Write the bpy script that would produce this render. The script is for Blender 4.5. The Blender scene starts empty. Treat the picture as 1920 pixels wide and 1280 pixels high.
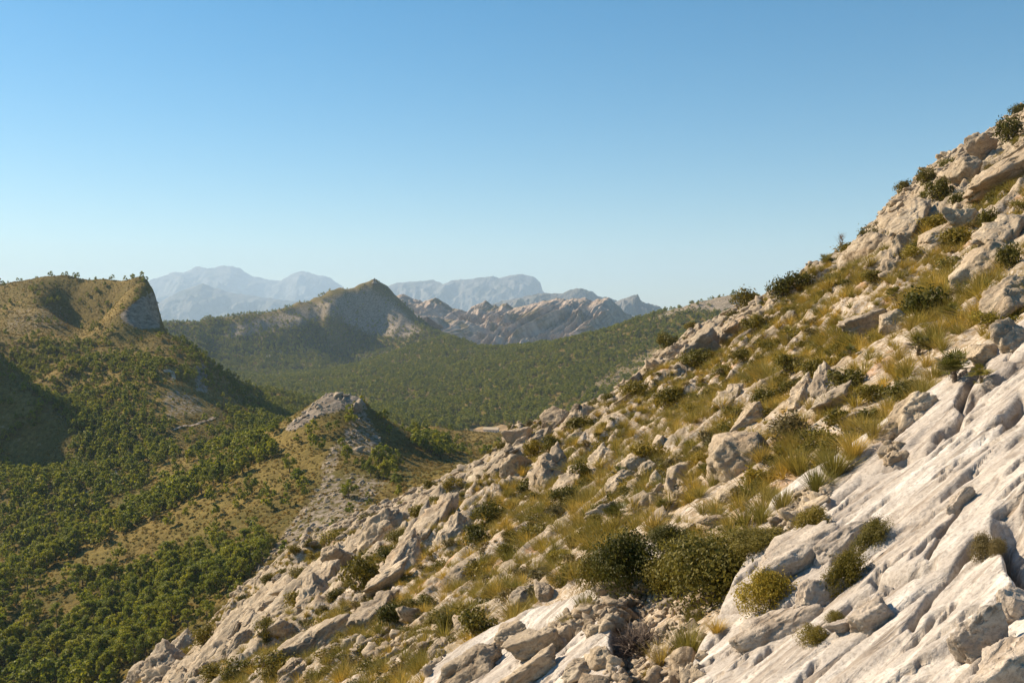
import bpy, math, random
import numpy as np
from mathutils import Vector, Matrix, Euler

random.seed(7)
rng = np.random.default_rng(7)
SC = bpy.context.scene
COL = SC.collection

# ------------------------------------------------------------------ camera
CAMZ, F, HZ = 120.0, 1867.0, 605.0          # metres, focal length in photo pixels, horizon row
cam = bpy.data.cameras.new('camera')
cam.lens, cam.sensor_width = 35.0, 36.0
cam.shift_y = -35.0 / 1920.0
cam.clip_start, cam.clip_end = 0.1, 60000.0
camo = bpy.data.objects.new('camera', cam)
camo.location = (0, 0, CAMZ)
camo.rotation_euler = (math.radians(90), 0, 0)
COL.objects.link(camo)
SC.camera = camo

# ------------------------------------------------------------------ light
SUN_EL, SUN_AHEAD = 33.0, 26.0              # degrees; the sun stands left of the view, a little ahead
to_sun = Vector((-math.cos(math.radians(SUN_EL)) * math.cos(math.radians(SUN_AHEAD)),
                 math.cos(math.radians(SUN_EL)) * math.sin(math.radians(SUN_AHEAD)),
                 math.sin(math.radians(SUN_EL))))
sun = bpy.data.lights.new('sun', 'SUN')
sun.energy, sun.angle, sun.color = 5.0, math.radians(0.5), (1.0, 0.845, 0.635)
suno = bpy.data.objects.new('sun', sun)
suno.rotation_euler = to_sun.to_track_quat('Z', 'Y').to_euler()
suno.location = (-60, 30, 200)
COL.objects.link(suno)
world = bpy.data.worlds.new('World')
SC.world = world
world.use_nodes = True
wn = world.node_tree.nodes
bg = wn['Background']
sky = wn.new('ShaderNodeTexSky')
sky.sky_type = 'NISHITA'
sky.sun_disc = False
sky.sun_elevation = math.radians(SUN_EL)
sky.sun_rotation = math.radians(-(90 - SUN_AHEAD))
sky.altitude = 100
sky.air_density, sky.dust_density, sky.ozone_density = 1.0, 0.2, 2.0
bg.inputs['Strength'].default_value = 0.064
hs = wn.new('ShaderNodeHueSaturation')
hs.inputs['Saturation'].default_value = 1.52
hs.inputs['Hue'].default_value = 0.49
world.node_tree.links.new(sky.outputs[0], hs.inputs['Color'])
world.node_tree.links.new(hs.outputs[0], bg.inputs['Color'])
vs = SC.view_settings
vs.view_transform, vs.look, vs.exposure, vs.gamma = 'Standard', 'None', 0.95, 1.0
vs.use_curve_mapping = False
SC.render.engine = 'CYCLES'
cy = SC.cycles
cy.max_bounces, cy.diffuse_bounces, cy.glossy_bounces = 5, 3, 1
cy.transmission_bounces, cy.volume_bounces, cy.transparent_max_bounces = 2, 2, 4
cy.use_denoising = True
cy.sample_clamp_indirect = 4.0
cy.caustics_reflective = cy.caustics_refractive = False

# ------------------------------------------------------------------ helpers
def P(px, py, D):
    """A photo pixel and a distance along the view (metres) -> a point."""
    return np.array([(px - 960.0) / F * D, D, CAMZ + (HZ - py) / F * D])

def pix(x, y, z):
    y = np.maximum(y, 0.01)
    return 960.0 + F * x / y, HZ - F * (z - CAMZ) / y

def smooth(e0, e1, x):
    t = np.clip((x - e0) / (e1 - e0), 0, 1)
    return t * t * (3 - 2 * t)

_G = np.array([[1,1,0],[-1,1,0],[1,-1,0],[-1,-1,0],[1,0,1],[-1,0,1],[1,0,-1],[-1,0,-1],
               [0,1,1],[0,-1,1],[0,1,-1],[0,-1,-1],[1,1,0],[-1,1,0],[0,-1,1],[0,-1,-1]], dtype=np.float32)
def gnoise(p, seed=0):
    """Gradient noise, p (N,3) -> about -1..1."""
    p = np.asarray(p, dtype=np.float64)
    i = np.floor(p).astype(np.int64)
    f = (p - i).astype(np.float32)
    w = f * f * f * (f * (f * 6 - 15) + 10)
    out = np.zeros(len(p), dtype=np.float32)
    for dx in (0, 1):
        for dy in (0, 1):
            for dz in (0, 1):
                h = ((i[:, 0] + dx) * 374761393 + (i[:, 1] + dy) * 668265263 + (i[:, 2] + dz) * 1274126177 + seed * 951274213) & 0xFFFFFFFF
                h = ((h ^ (h >> 13)) * 1274126177) & 0xFFFFFFFF
                h = (h ^ (h >> 16)) & 15
                g = _G[h]
                d = g[:, 0] * (f[:, 0] - dx) + g[:, 1] * (f[:, 1] - dy) + g[:, 2] * (f[:, 2] - dz)
                ww = (w[:, 0] if dx else 1 - w[:, 0]) * (w[:, 1] if dy else 1 - w[:, 1]) * (w[:, 2] if dz else 1 - w[:, 2])
                out += ww * d
    return out * 1.4

def fbm(p, octs=4, gain=0.5, lac=2.03, seed=0):
    a, s, out = 1.0, 1.0, 0
    for k in range(octs):
        out = out + a * gnoise(p * s, seed + k * 17)
        a *= gain; s *= lac
    return out

def ridged(p, octs=4, gain=0.5, lac=2.1, seed=0):
    a, s, out = 1.0, 1.0, 0
    for k in range(octs):
        out = out + a * (1 - 2 * np.abs(gnoise(p * s, seed + k * 17)))
        a *= gain; s *= lac
    return out

def xy0(x, y, sx=1.0, sy=1.0, z=0.37):
    return np.stack([x * sx, y * sy, np.full_like(x, z)], 1)

def new_mesh(name, verts, quads=None, tris=None, smooth_shade=True):
    me = bpy.data.meshes.new(name)
    verts = np.asarray(verts, dtype=np.float32).reshape(-1, 3)
    nq = 0 if quads is None else len(quads)
    nt = 0 if tris is None else len(tris)
    loops, starts = [], []
    if nq: loops.append(np.asarray(quads, dtype=np.int32).reshape(-1)); starts.append(np.arange(nq, dtype=np.int32) * 4)
    if nt: loops.append(np.asarray(tris, dtype=np.int32).reshape(-1)); starts.append(nq * 4 + np.arange(nt, dtype=np.int32) * 3)
    loops = np.concatenate(loops); starts = np.concatenate(starts)
    me.vertices.add(len(verts)); me.loops.add(len(loops)); me.polygons.add(nq + nt)
    me.vertices.foreach_set('co', verts.reshape(-1))
    me.loops.foreach_set('vertex_index', loops)
    me.polygons.foreach_set('loop_start', starts)
    me.polygons.foreach_set('use_smooth', np.full(nq + nt, smooth_shade, dtype=bool))
    me.update(calc_edges=True)
    return me

def add_attr(me, name, vals, kind='FLOAT'):
    at = me.attributes.new(name, kind, 'POINT')
    at.data.foreach_set('value' if kind in ('FLOAT', 'INT') else 'vector', np.ascontiguousarray(vals).reshape(-1))

def link(name, data, mat=None, parent=None, loc=None):
    o = bpy.data.objects.new(name, data)
    COL.objects.link(o)
    if mat is not None and data is not None and not data.materials:
        data.materials.append(mat)
    if parent is not None: o.parent = parent
    if loc is not None: o.location = loc
    return o

def tag(o, label=None, cat=None, group=None, kind=None):
    if label: o['label'] = label
    if cat: o['category'] = cat
    if group: o['group'] = group
    if kind: o['kind'] = kind
    return o

def grid_quads(nr, nc):
    a = (np.arange(nr - 1)[:, None] * nc + np.arange(nc - 1)[None, :]).reshape(-1)
    return np.stack([a, a + 1, a + nc + 1, a + nc], 1)

def rbf(ctrl, vals, c):
    """Multiquadric interpolation through control points; returns an evaluator."""
    ctrl = np.asarray(ctrl); vals = np.asarray(vals)
    n = len(ctrl)
    d = np.sqrt(((ctrl[:, None] - ctrl[None]) ** 2).sum(-1) + c * c)
    A = np.zeros((n + 3, n + 3)); A[:n, :n] = d
    A[:n, n] = 1; A[:n, n + 1:] = ctrl; A[n, :n] = 1; A[n + 1:, :n] = ctrl.T
    w = np.linalg.lstsq(A, np.concatenate([vals, np.zeros(3)]), rcond=None)[0]
    def ev(q):
        out = np.empty(len(q))
        for s in range(0, len(q), 40000):
            qq = q[s:s + 40000]
            dd = np.sqrt(((qq[:, None] - ctrl[None]) ** 2).sum(-1) + c * c)
            out[s:s + 40000] = dd @ w[:n] + w[n] + qq @ w[n + 1:]
        return out
    return ev

def inpoly(px, py, poly):
    """Signed distance to a polygon in photo pixels (positive inside)."""
    px = np.asarray(px, float); py = np.asarray(py, float)
    inside = np.zeros(px.shape, bool); best = np.full(px.shape, 1e9)
    n = len(poly)
    for k in range(n):
        x0, y0 = poly[k]; x1, y1 = poly[(k + 1) % n]
        if y0 != y1:
            cond = ((y0 > py) != (y1 > py)) & (px < (x1 - x0) * (py - y0) / (y1 - y0) + x0)
            inside ^= cond
        dx, dy = x1 - x0, y1 - y0
        t = np.clip(((px - x0) * dx + (py - y0) * dy) / (dx * dx + dy * dy + 1e-9), 0, 1)
        best = np.minimum(best, np.hypot(px - x0 - t * dx, py - y0 - t * dy))
    return np.where(inside, best, -best)

def linedist(px, py, line):
    best = np.full(np.shape(px), 1e9)
    for (x0, y0), (x1, y1) in zip(line[:-1], line[1:]):
        dx, dy = x1 - x0, y1 - y0
        t = np.clip(((px - x0) * dx + (py - y0) * dy) / (dx * dx + dy * dy + 1e-9), 0, 1)
        best = np.minimum(best, np.hypot(px - x0 - t * dx, py - y0 - t * dy))
    return best

class Terrain:
    """A height field over (u = x / y, y); rows spaced evenly in log y."""
    def __init__(s, u0, u1, nu, y0, y1, ny):
        s.u = np.linspace(u0, u1, nu); s.ly = np.linspace(math.log(y0), math.log(y1), ny); s.y = np.exp(s.ly)
        s.nu, s.ny = nu, ny
        U, Y = np.meshgrid(s.u, s.y)
        s.U, s.Y = U.reshape(-1), Y.reshape(-1); s.X = s.U * s.Y
    def setz(s, z):
        s.Z = np.asarray(z, dtype=np.float64); s.Zg = s.Z.reshape(s.ny, s.nu)
        s.v = (s.Zg - CAMZ) / s.y[:, None]
        s.run = np.maximum.accumulate(s.v, axis=0)
    def _ij(s, x, y):
        fi = (np.log(np.maximum(y, 1e-3)) - s.ly[0]) / (s.ly[1] - s.ly[0])
        fj = (x / np.maximum(y, 1e-3) - s.u[0]) / (s.u[1] - s.u[0])
        return np.clip(fi, 0, s.ny - 1.001), np.clip(fj, 0, s.nu - 1.001)
    def samp(s, g, x, y):
        fi, fj = s._ij(np.asarray(x, float), np.asarray(y, float))
        i, j = fi.astype(int), fj.astype(int); a, b = fi - i, fj - j
        return g[i, j] * (1 - a) * (1 - b) + g[i + 1, j] * a * (1 - b) + g[i, j + 1] * (1 - a) * b + g[i + 1, j + 1] * a * b
    def h(s, x, y): return s.samp(s.Zg, x, y)
    def attr(s, name, x, y): return s.samp(getattr(s, name).reshape(s.ny, s.nu), x, y)
    def vis(s, x, y, z):
        """True where a point at height z is not hidden behind this terrain."""
        fi, fj = s._ij(np.asarray(x, float), np.asarray(y, float))
        i = np.maximum(fi.astype(int) - 1, 0); j = np.round(fj).astype(int)
        return (z - CAMZ) / y >= s.run[i, j] - 1e-4
    def hit(s, px, py):
        """The first point of the terrain on the ray through a photo pixel."""
        u = (px - 960.0) / F; v = (HZ - py) / F
        j = int(np.clip(round((u - s.u[0]) / (s.u[1] - s.u[0])), 0, s.nu - 1))
        w = np.nonzero(s.v[:, j] >= v)[0]
        if not len(w): return None
        i = w[0]; y = s.y[i]
        return np.array([u * y, y, s.Zg[i, j]])

# ------------------------------------------------------------------ materials
def material(name):
    m = bpy.data.materials.new(name); m.use_nodes = True
    return m, m.node_tree.nodes, m.node_tree.links, m.node_tree.nodes['Principled BSDF']

def N(nodes, kind, **kw):
    n = nodes.new(kind)
    for k, v in kw.items():
        if k in ('operation', 'blend_type', 'data_type', 'attribute_name', 'noise_dimensions', 'feature', 'noise_type', 'distance', 'clamp_factor', 'vector_type', 'normalize'):
            setattr(n, k, v)
        else:
            n.inputs[k].default_value = v
    return n

def mixrgb(nodes, links, fac, a, b, blend='MIX'):
    n = nodes.new('ShaderNodeMix'); n.data_type = 'RGBA'; n.blend_type = blend
    for sock, val in ((n.inputs[0], fac), (n.inputs[6], a), (n.inputs[7], b)):
        if hasattr(val, 'is_linked'): links.new(val, sock)
        elif isinstance(val, (int, float)): sock.default_value = val
        else: sock.default_value = (*val, 1) if len(val) == 3 else val
    return n.outputs[2]

def ramp(nodes, links, src, stops):
    n = nodes.new('ShaderNodeValToRGB')
    links.new(src, n.inputs[0])
    cr = n.color_ramp
    while len(cr.elements) < len(stops): cr.elements.new(0.5)
    for e, (p, c) in zip(cr.elements, stops):
        e.position = p; e.color = (c, c, c, 1) if isinstance(c, (int, float)) else (*c, 1)
    return n.outputs[0]

def mapped(nodes, links, rot, scale, src=None):
    if src is None:
        g = nodes.new('ShaderNodeNewGeometry'); src = g.outputs['Position']
    mp = nodes.new('ShaderNodeMapping'); mp.vector_type = 'TEXTURE'
    mp.inputs['Rotation'].default_value = rot; mp.inputs['Scale'].default_value = scale
    links.new(src, mp.inputs['Vector'])
    return mp.outputs[0]

def noise(nodes, links, vec, scale, detail=6, rough=0.6, dist=0.0):
    n = nodes.new('ShaderNodeTexNoise')
    n.inputs['Scale'].default_value = scale; n.inputs['Detail'].default_value = detail
    n.inputs['Roughness'].default_value = rough; n.inputs['Distortion'].default_value = dist
    if vec is not None: links.new(vec, n.inputs['Vector'])
    return n.outputs['Fac']

def bump(nodes, links, height, strength, dist, normal=None):
    b = nodes.new('ShaderNodeBump')
    b.inputs['Strength'].default_value = strength; b.inputs['Distance'].default_value = dist
    links.new(height, b.inputs['Height'])
    if normal is not None: links.new(normal, b.inputs['Normal'])
    return b.outputs[0]

def math_node(nodes, links, op, a, b=None):
    n = nodes.new('ShaderNodeMath'); n.operation = op
    for sock, v in ((n.inputs[0], a), (n.inputs[1], b)):
        if v is None: continue
        if hasattr(v, 'is_linked'): links.new(v, sock)
        else: sock.default_value = v
    return n.outputs[0]

def attribute(nodes, name):
    n = nodes.new('ShaderNodeAttribute'); n.attribute_name = name
    return n

GRAIN = (0.0, -0.522, 0.347)                 # the dip of the beds
def limestone_nodes(nodes, links, scale=1.0, tone=(1, 1, 1)):
    """Colour and bump sockets of weathered limestone; scale 1 = seen from about 10 m."""
    grain = mapped(nodes, links, GRAIN, (3.0, 1.0, 1.0))
    line = mapped(nodes, links, GRAIN, (9.0, 1.0, 1.0))
    pos = mapped(nodes, links, (0, 0, 0), (1, 1, 1))
    big = noise(nodes, links, grain, 0.9 * scale, 6, 0.6, 0.3)
    mid = noise(nodes, links, grain, 4.5 * scale, 8, 0.65, 0.4)
    fine = noise(nodes, links, pos, 26 * scale, 5, 0.7)
    pat = noise(nodes, links, pos, 1.7 * scale, 7, 0.62)
    c = mixrgb(nodes, links, ramp(nodes, links, big, [(0.36, 0.0), (0.62, 1.0)]), (0.48, 0.41, 0.34), (0.63, 0.57, 0.50))
    c = mixrgb(nodes, links, ramp(nodes, links, mid, [(0.44, 0.0), (0.60, 1.0)]), mixrgb(nodes, links, 0.7, c, (0.33, 0.28, 0.235)), c)
    c = mixrgb(nodes, links, ramp(nodes, links, pat, [(0.62, 0.0), (0.72, 0.75)]), c, (0.30, 0.275, 0.245))
    warm = noise(nodes, links, pos, 0.55 * scale, 5, 0.6)
    c = mixrgb(nodes, links, ramp(nodes, links, warm, [(0.60, 0.0), (0.74, 0.5)]), c, (0.55, 0.36, 0.22))
    c = mixrgb(nodes, links, ramp(nodes, links, fine, [(0.36, 0.55), (0.52, 0.0)]), c, (0.20, 0.165, 0.13))
    lines = noise(nodes, links, line, 7.0 * scale, 4, 0.6, 0.6)
    lmask = noise(nodes, links, grain, 1.3 * scale, 4, 0.6)
    lk = math_node(nodes, links, 'MULTIPLY', ramp(nodes, links, lines, [(0.38, 1.0), (0.45, 0.0)]), ramp(nodes, links, lmask, [(0.40, 0.0), (0.60, 0.9)]))
    c = mixrgb(nodes, links, lk, c, (0.24, 0.19, 0.145))
    wob = noise(nodes, links, pos, 2.5 * scale, 3, 0.6)
    wv = nodes.new('ShaderNodeMix'); wv.data_type = 'VECTOR'; wv.inputs[0].default_value = 0.12
    cx = nodes.new('ShaderNodeCombineXYZ')
    for q in range(3): links.new(wob, cx.inputs[q])
    links.new(grain, wv.inputs[4]); links.new(cx.outputs[0], wv.inputs[5])
    vo = nodes.new('ShaderNodeTexVoronoi'); vo.feature = 'DISTANCE_TO_EDGE'; vo.inputs['Scale'].default_value = 1.5 * scale
    links.new(wv.outputs[1], vo.inputs['Vector'])
    crack = math_node(nodes, links, 'MULTIPLY', ramp(nodes, links, vo.outputs['Distance'], [(0.0, 1.0), (0.035, 0.0)]), ramp(nodes, links, big, [(0.40, 0.8), (0.52, 0.0)]))
    c = mixrgb(nodes, links, crack, c, (0.22, 0.175, 0.135))
    c = mixrgb(nodes, links, 1.0, c, tone, 'MULTIPLY')
    mid = math_node(nodes, links, 'SUBTRACT', mid, math_node(nodes, links, 'ADD', math_node(nodes, links, 'MULTIPLY', crack, 0.7), math_node(nodes, links, 'MULTIPLY', lk, 0.35)))
    brk = math_node(nodes, links, 'ADD', noise(nodes, links, grain, 2.2 * scale, 6, 0.62, 0.5), math_node(nodes, links, 'MULTIPLY', lines, 0.25))
    sn = math_node(nodes, links, 'SNAP', brk, 0.075)
    mid = math_node(nodes, links, 'ADD', math_node(nodes, links, 'MULTIPLY', mid, 0.7), math_node(nodes, links, 'MULTIPLY', sn, 2.6))
    hgt = math_node(nodes, links, 'ADD', math_node(nodes, links, 'MULTIPLY', mid, 1.0), math_node(nodes, links, 'MULTIPLY', fine, 0.34))
    return c, hgt

def make_limestone(name, scale, bumpd, tone=(1, 1, 1), vary=True):
    m, n, l, b = material(name)
    c, hgt = limestone_nodes(n, l, scale, tone)
    if vary:
        oi = n.new('ShaderNodeObjectInfo')
        v = ramp(n, l, oi.outputs['Random'], [(0.0, (0.80, 0.79, 0.79)), (0.5, (0.97, 0.94, 0.90)), (1.0, (1.08, 1.04, 0.99))])
        c = mixrgb(n, l, 1.0, c, v, 'MULTIPLY')
    l.new(c, b.inputs['Base Color'])
    b.inputs['Roughness'].default_value = 0.92
    b.inputs['Specular IOR Level'].default_value = 0.2
    l.new(bump(n, l, hgt, 0.9, bumpd), b.inputs['Normal'])
    return m

M = {}
M['rock'] = make_limestone('limestone_boulder', 0.6, 0.10, (0.90, 0.85, 0.745))
M['rock_near'] = make_limestone('limestone_ledge', 1.3, 0.05)

def make_leaf(name, c0, c1, trans=0.35, rough=0.6):
    m, n, l, b = material(name)
    g = n.new('ShaderNodeNewGeometry'); oi = n.new('ShaderNodeObjectInfo')
    c = mixrgb(n, l, g.outputs['Random Per Island'], c0, c1)
    v = ramp(n, l, oi.outputs['Random'], [(0.0, (0.70, 0.78, 0.80)), (0.5, (1.0, 1.0, 1.0)), (1.0, (1.40, 1.25, 0.90))])
    c = mixrgb(n, l, 1.0, c, v, 'MULTIPLY')
    l.new(c, b.inputs['Base Color'])
    b.inputs['Roughness'].default_value = rough
    b.inputs['Specular IOR Level'].default_value = 0.25
    t = n.new('ShaderNodeBsdfTranslucent'); l.new(c, t.inputs['Color'])
    mx = n.new('ShaderNodeMixShader'); mx.inputs[0].default_value = trans
    l.new(b.outputs[0], mx.inputs[1]); l.new(t.outputs[0], mx.inputs[2])
    l.new(mx.outputs[0], n['Material Output'].inputs['Surface'])
    return m

M['leaf_olive'] = make_leaf('foliage_olive', (0.118, 0.098, 0.014), (0.25, 0.195, 0.032))
M['leaf_dark'] = make_leaf('foliage_dark_green', (0.068, 0.064, 0.010), (0.155, 0.132, 0.022))
M['leaf_yellow'] = make_leaf('foliage_yellow_green', (0.20, 0.155, 0.018), (0.42, 0.31, 0.04))
M['leaf_grey'] = make_leaf('foliage_grey_brown', (0.11, 0.085, 0.032), (0.21, 0.165, 0.065))
M['leaf_palm'] = make_leaf('foliage_palm', (0.085, 0.088, 0.016), (0.20, 0.175, 0.036), 0.3, 0.45)
M['grass'] = make_leaf('dry_grass', (0.255, 0.192, 0.040), (0.45, 0.33, 0.082), 0.4)
M['grass_green'] = make_leaf('green_grass', (0.18, 0.155, 0.028), (0.33, 0.26, 0.055), 0.4)
M['pine'] = make_leaf('pine_needles', (0.130, 0.152, 0.010), (0.285, 0.285, 0.022), 0.46)
M['scrub'] = make_leaf('scrub_leaves', (0.145, 0.100, 0.016), (0.30, 0.20, 0.038), 0.42)

def make_plain(name, c0, c1, scale, rough=0.9, bumpd=0.02):
    m, n, l, b = material(name)
    nz = noise(n, l, mapped(n, l, (0, 0, 0), (1, 1, 1)), scale, 6, 0.65)
    l.new(mixrgb(n, l, ramp(n, l, nz, [(0.35, 0.0), (0.65, 1.0)]), c0, c1), b.inputs['Base Color'])
    b.inputs['Roughness'].default_value = rough
    b.inputs['Specular IOR Level'].default_value = 0.2
    l.new(bump(n, l, nz, 0.6, bumpd), b.inputs['Normal'])
    return m

M['bark'] = make_plain('bark', (0.075, 0.055, 0.040), (0.17, 0.135, 0.105), 14)
M['dry_twig'] = make_plain('dry_twigs', (0.13, 0.095, 0.075), (0.25, 0.20, 0.165), 20)
M['plaster'] = make_plain('house_plaster', (0.72, 0.66, 0.56), (0.80, 0.75, 0.66), 1.5)
M['roof'] = make_plain('roof_tiles', (0.52, 0.39, 0.25), (0.66, 0.52, 0.36), 2.0)
M['dark_open'] = make_plain('dark_opening', (0.03, 0.027, 0.025), (0.05, 0.045, 0.04), 3.0)
M['masonry'] = make_plain('tower_masonry', (0.26, 0.21, 0.16), (0.38, 0.32, 0.26), 0.8)
M['trail'] = make_plain('trail_dust', (0.34, 0.25, 0.17), (0.48, 0.37, 0.27), 0.5)
M['field'] = make_plain('dry_field', (0.27, 0.18, 0.09), (0.38, 0.26, 0.14), 0.15)
M['lowland'] = make_plain('lowland_ground', (0.06, 0.06, 0.025), (0.11, 0.10, 0.04), 0.01)

# land seen from 200 m to 3 km: scrub soil, bare rock by the 'rock' attribute, dry grass by 'dry'
def make_land():
    m, n, l, b = material('scrubland')
    pos = mapped(n, l, (0, 0, 0), (1, 1, 1))
    a = noise(n, l, pos, 0.035, 8, 0.65); f = noise(n, l, pos, 0.45, 6, 0.7)
    scrub = mixrgb(n, l, ramp(n, l, f, [(0.38, 0.0), (0.62, 1.0)]), (0.085, 0.062, 0.014), (0.195, 0.135, 0.036))
    scrub = mixrgb(n, l, ramp(n, l, a, [(0.40, 0.0), (0.65, 0.6)]), scrub, (0.070, 0.075, 0.014))
    dry = mixrgb(n, l, ramp(n, l, f, [(0.35, 0.0), (0.65, 1.0)]), (0.185, 0.125, 0.032), (0.33, 0.23, 0.068))
    at = attribute(n, 'dry'); c = mixrgb(n, l, at.outputs['Fac'], scrub, dry)
    rn = noise(n, l, mapped(n, l, (0.0, -0.5, 0.3), (2.0, 1, 1)), 0.35, 7, 0.7)
    rock = mixrgb(n, l, ramp(n, l, rn, [(0.36, 0.0), (0.58, 1.0)]), (0.14, 0.108, 0.078), (0.33, 0.27, 0.21))
    at2 = attribute(n, 'rock')
    k = math_node(n, l, 'ADD', at2.outputs['Fac'], math_node(n, l, 'MULTIPLY', math_node(n, l, 'SUBTRACT', f, 0.5), 1.4))
    c = mixrgb(n, l, ramp(n, l, k, [(0.42, 0.0), (0.58, 1.0)]), c, rock)
    l.new(c, b.inputs['Base Color']); b.inputs['Roughness'].default_value = 0.95
    b.inputs['Specular IOR Level'].default_value = 0.1
    l.new(bump(n, l, math_node(n, l, 'ADD', rn, f), 0.8, 1.0), b.inputs['Normal'])
    return m
M['land'] = make_land()

def make_far_rock(name, scale, c0, c1, c2):
    m, n, l, b = material(name)
    v = mapped(n, l, (0.0, 0.9, 0.5), (2.6, 1.2, 1.0))
    a = noise(n, l, v, scale, 9, 0.68, 0.3); g = noise(n, l, mapped(n, l, (0, 0, 0), (1, 1, 1)), scale * 0.35, 7, 0.65)
    c = mixrgb(n, l, ramp(n, l, a, [(0.36, 0.0), (0.6, 1.0)]), c0, c1)
    c = mixrgb(n, l, ramp(n, l, g, [(0.50, 0.0), (0.62, 0.85)]), c, c2)
    l.new(c, b.inputs['Base Color']); b.inputs['Roughness'].default_value = 1.0
    b.inputs['Specular IOR Level'].default_value = 0.0
    l.new(bump(n, l, a, 1.0, 0.35 / scale), b.inputs['Normal'])
    return m
M['ridge'] = make_far_rock('ridge_rock', 0.03, (0.29, 0.22, 0.17), (0.52, 0.415, 0.335), (0.19, 0.155, 0.085))
M['range'] = make_far_rock('range_rock', 0.008, (0.12, 0.12, 0.11), (0.23, 0.215, 0.195), (0.085, 0.095, 0.075))

# near hillside: stony soil, outcropping limestone by the 'rock' attribute
def make_hillside():
    m, n, l, b = material('stony_hillside')
    pos = mapped(n, l, (0, 0, 0), (1, 1, 1))
    s1 = noise(n, l, pos, 2.2, 7, 0.7); s2 = noise(n, l, pos, 9.0, 5, 0.7)
    vor = n.new('ShaderNodeTexVoronoi'); vor.inputs['Scale'].default_value = 6.0
    l.new(pos, vor.inputs['Vector'])
    soil = mixrgb(n, l, ramp(n, l, s1, [(0.36, 0.0), (0.64, 1.0)]), (0.20, 0.14, 0.075), (0.42, 0.32, 0.215))
    stone = mixrgb(n, l, vor.outputs['Color'], (0.40, 0.33, 0.25), (0.58, 0.50, 0.42))
    soil = mixrgb(n, l, ramp(n, l, s2, [(0.46, 0.0), (0.54, 1.0)]), soil, stone)
    red = noise(n, l, pos, 0.7, 4, 0.6)
    soil = mixrgb(n, l, ramp(n, l, red, [(0.58, 0.0), (0.68, 0.55)]), soil, (0.47, 0.25, 0.13))
    rock, hgt = limestone_nodes(n, l, 1.0)
    sa = attribute(n, 'slab')
    rock = mixrgb(n, l, 1.0, rock, mixrgb(n, l, sa.outputs['Fac'], (0.84, 0.78, 0.665), (1.04, 1.06, 1.09)), 'MULTIPLY')
    ca = attribute(n, 'crack')
    rock = mixrgb(n, l, math_node(n, l, 'MULTIPLY', ca.outputs['Fac'], 0.62), rock, (0.17, 0.125, 0.085))
    at = attribute(n, 'rock')
    k = math_node(n, l, 'ADD', at.outputs['Fac'], math_node(n, l, 'MULTIPLY', math_node(n, l, 'SUBTRACT', s1, 0.5), 0.7))
    c = mixrgb(n, l, ramp(n, l, k, [(0.44, 0.0), (0.56, 1.0)]), soil, rock)
    l.new(c, b.inputs['Base Color']); b.inputs['Roughness'].default_value = 0.93
    b.inputs['Specular IOR Level'].default_value = 0.15
    l.new(bump(n, l, math_node(n, l, 'ADD', hgt, math_node(n, l, 'MULTIPLY', vor.outputs['Distance'], -0.3)), 0.8, 0.06), b.inputs['Normal'])
    return m
M['hillside'] = make_hillside()

# ================================================================== LARGE STRUCTURE
# ------------------------------------------------------------------ lowland sheet to the horizon
sheet = new_mesh('ground', [(-16000, -900, 2), (16000, -900, 2), (16000, 27500, 2), (-16000, 27500, 2)], quads=[(0, 1, 2, 3)])
tag(link('ground', sheet, M['lowland']), kind='structure')

# ------------------------------------------------------------------ far mountain ranges
def ridge(name, crest, front, back, zb, amp, nx, nf, nb, mat, seed, label=None, rough=1.0, jag=0.0, prof=0.85, pleat=False):
    """A range along a crest of (photo x, photo y, distance); front and back are plan offsets of its feet."""
    pts = np.array([P(*c) for c in crest])
    d = np.concatenate([[0], np.cumsum(np.hypot(np.diff([c[0] for c in crest]), np.diff([c[1] for c in crest])))])
    s = np.linspace(0, d[-1], nx)
    cr = np.stack([np.interp(s, d, pts[:, k]) for k in range(3)], 1)
    t = np.concatenate([np.linspace(-1, 0, nf), np.linspace(0, 1, nb)[1:]])
    T, I = np.meshgrid(t, np.arange(nx), indexing='ij')
    T = T.reshape(-1); I = I.reshape(-1)
    c = cr[I]
    off = np.where((T < 0)[:, None], -T[:, None] * np.array(front), T[:, None] * np.array(back))
    x = c[:, 0] + off[:, 0]; y = c[:, 1] + off[:, 1]
    hh = c[:, 2] - zb
    shp = np.where(T < 0, (1 - np.abs(T)) ** prof, (1 - np.abs(T)) ** 0.9)
    L = max(abs(front[1]), 1.0)
    q = np.stack([x / L * 3.1, y / L * 1.7, np.full_like(x, seed * 1.7)], 1)
    if pleat:       # tilted beds: ribs that run down the face
        sx_ = s[I] / d[-1] * nx / 90.0
        wq = gnoise(np.stack([sx_ * 0.9, T * 2.0, np.full_like(x, 3.3)], 1), seed + 40)
        q = np.stack([sx_ * 1.7 - T * 1.3 + 0.3 * wq, T * 1.0 + 0.2 * wq, np.full_like(x, seed * 1.7)], 1)
    n1 = ridged(q, 6, 0.55, 2.1, seed)
    env = smooth(0.0, 0.32, np.abs(T)) * smooth(0, 0.25, 1 - np.abs(T))
    jg = ridged(np.stack([x / L * 9, y / L * 9, np.full_like(x, seed * .3)], 1), 4, 0.6, 2.2, seed + 5)
    z = zb + hh * shp + amp * (n1 - 1.25) * env * rough + 0.5 * jag * (jg - 0.5) * smooth(0.35, 0.0, np.abs(T))
    x = x + amp * 0.35 * gnoise(q * 2.3, seed + 31) * env
    me = new_mesh(name, np.stack([x, y, z], 1), quads=grid_quads(len(t), nx))
    o = link(name, me, mat)
    return tag(o, label, kind='structure')

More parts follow.
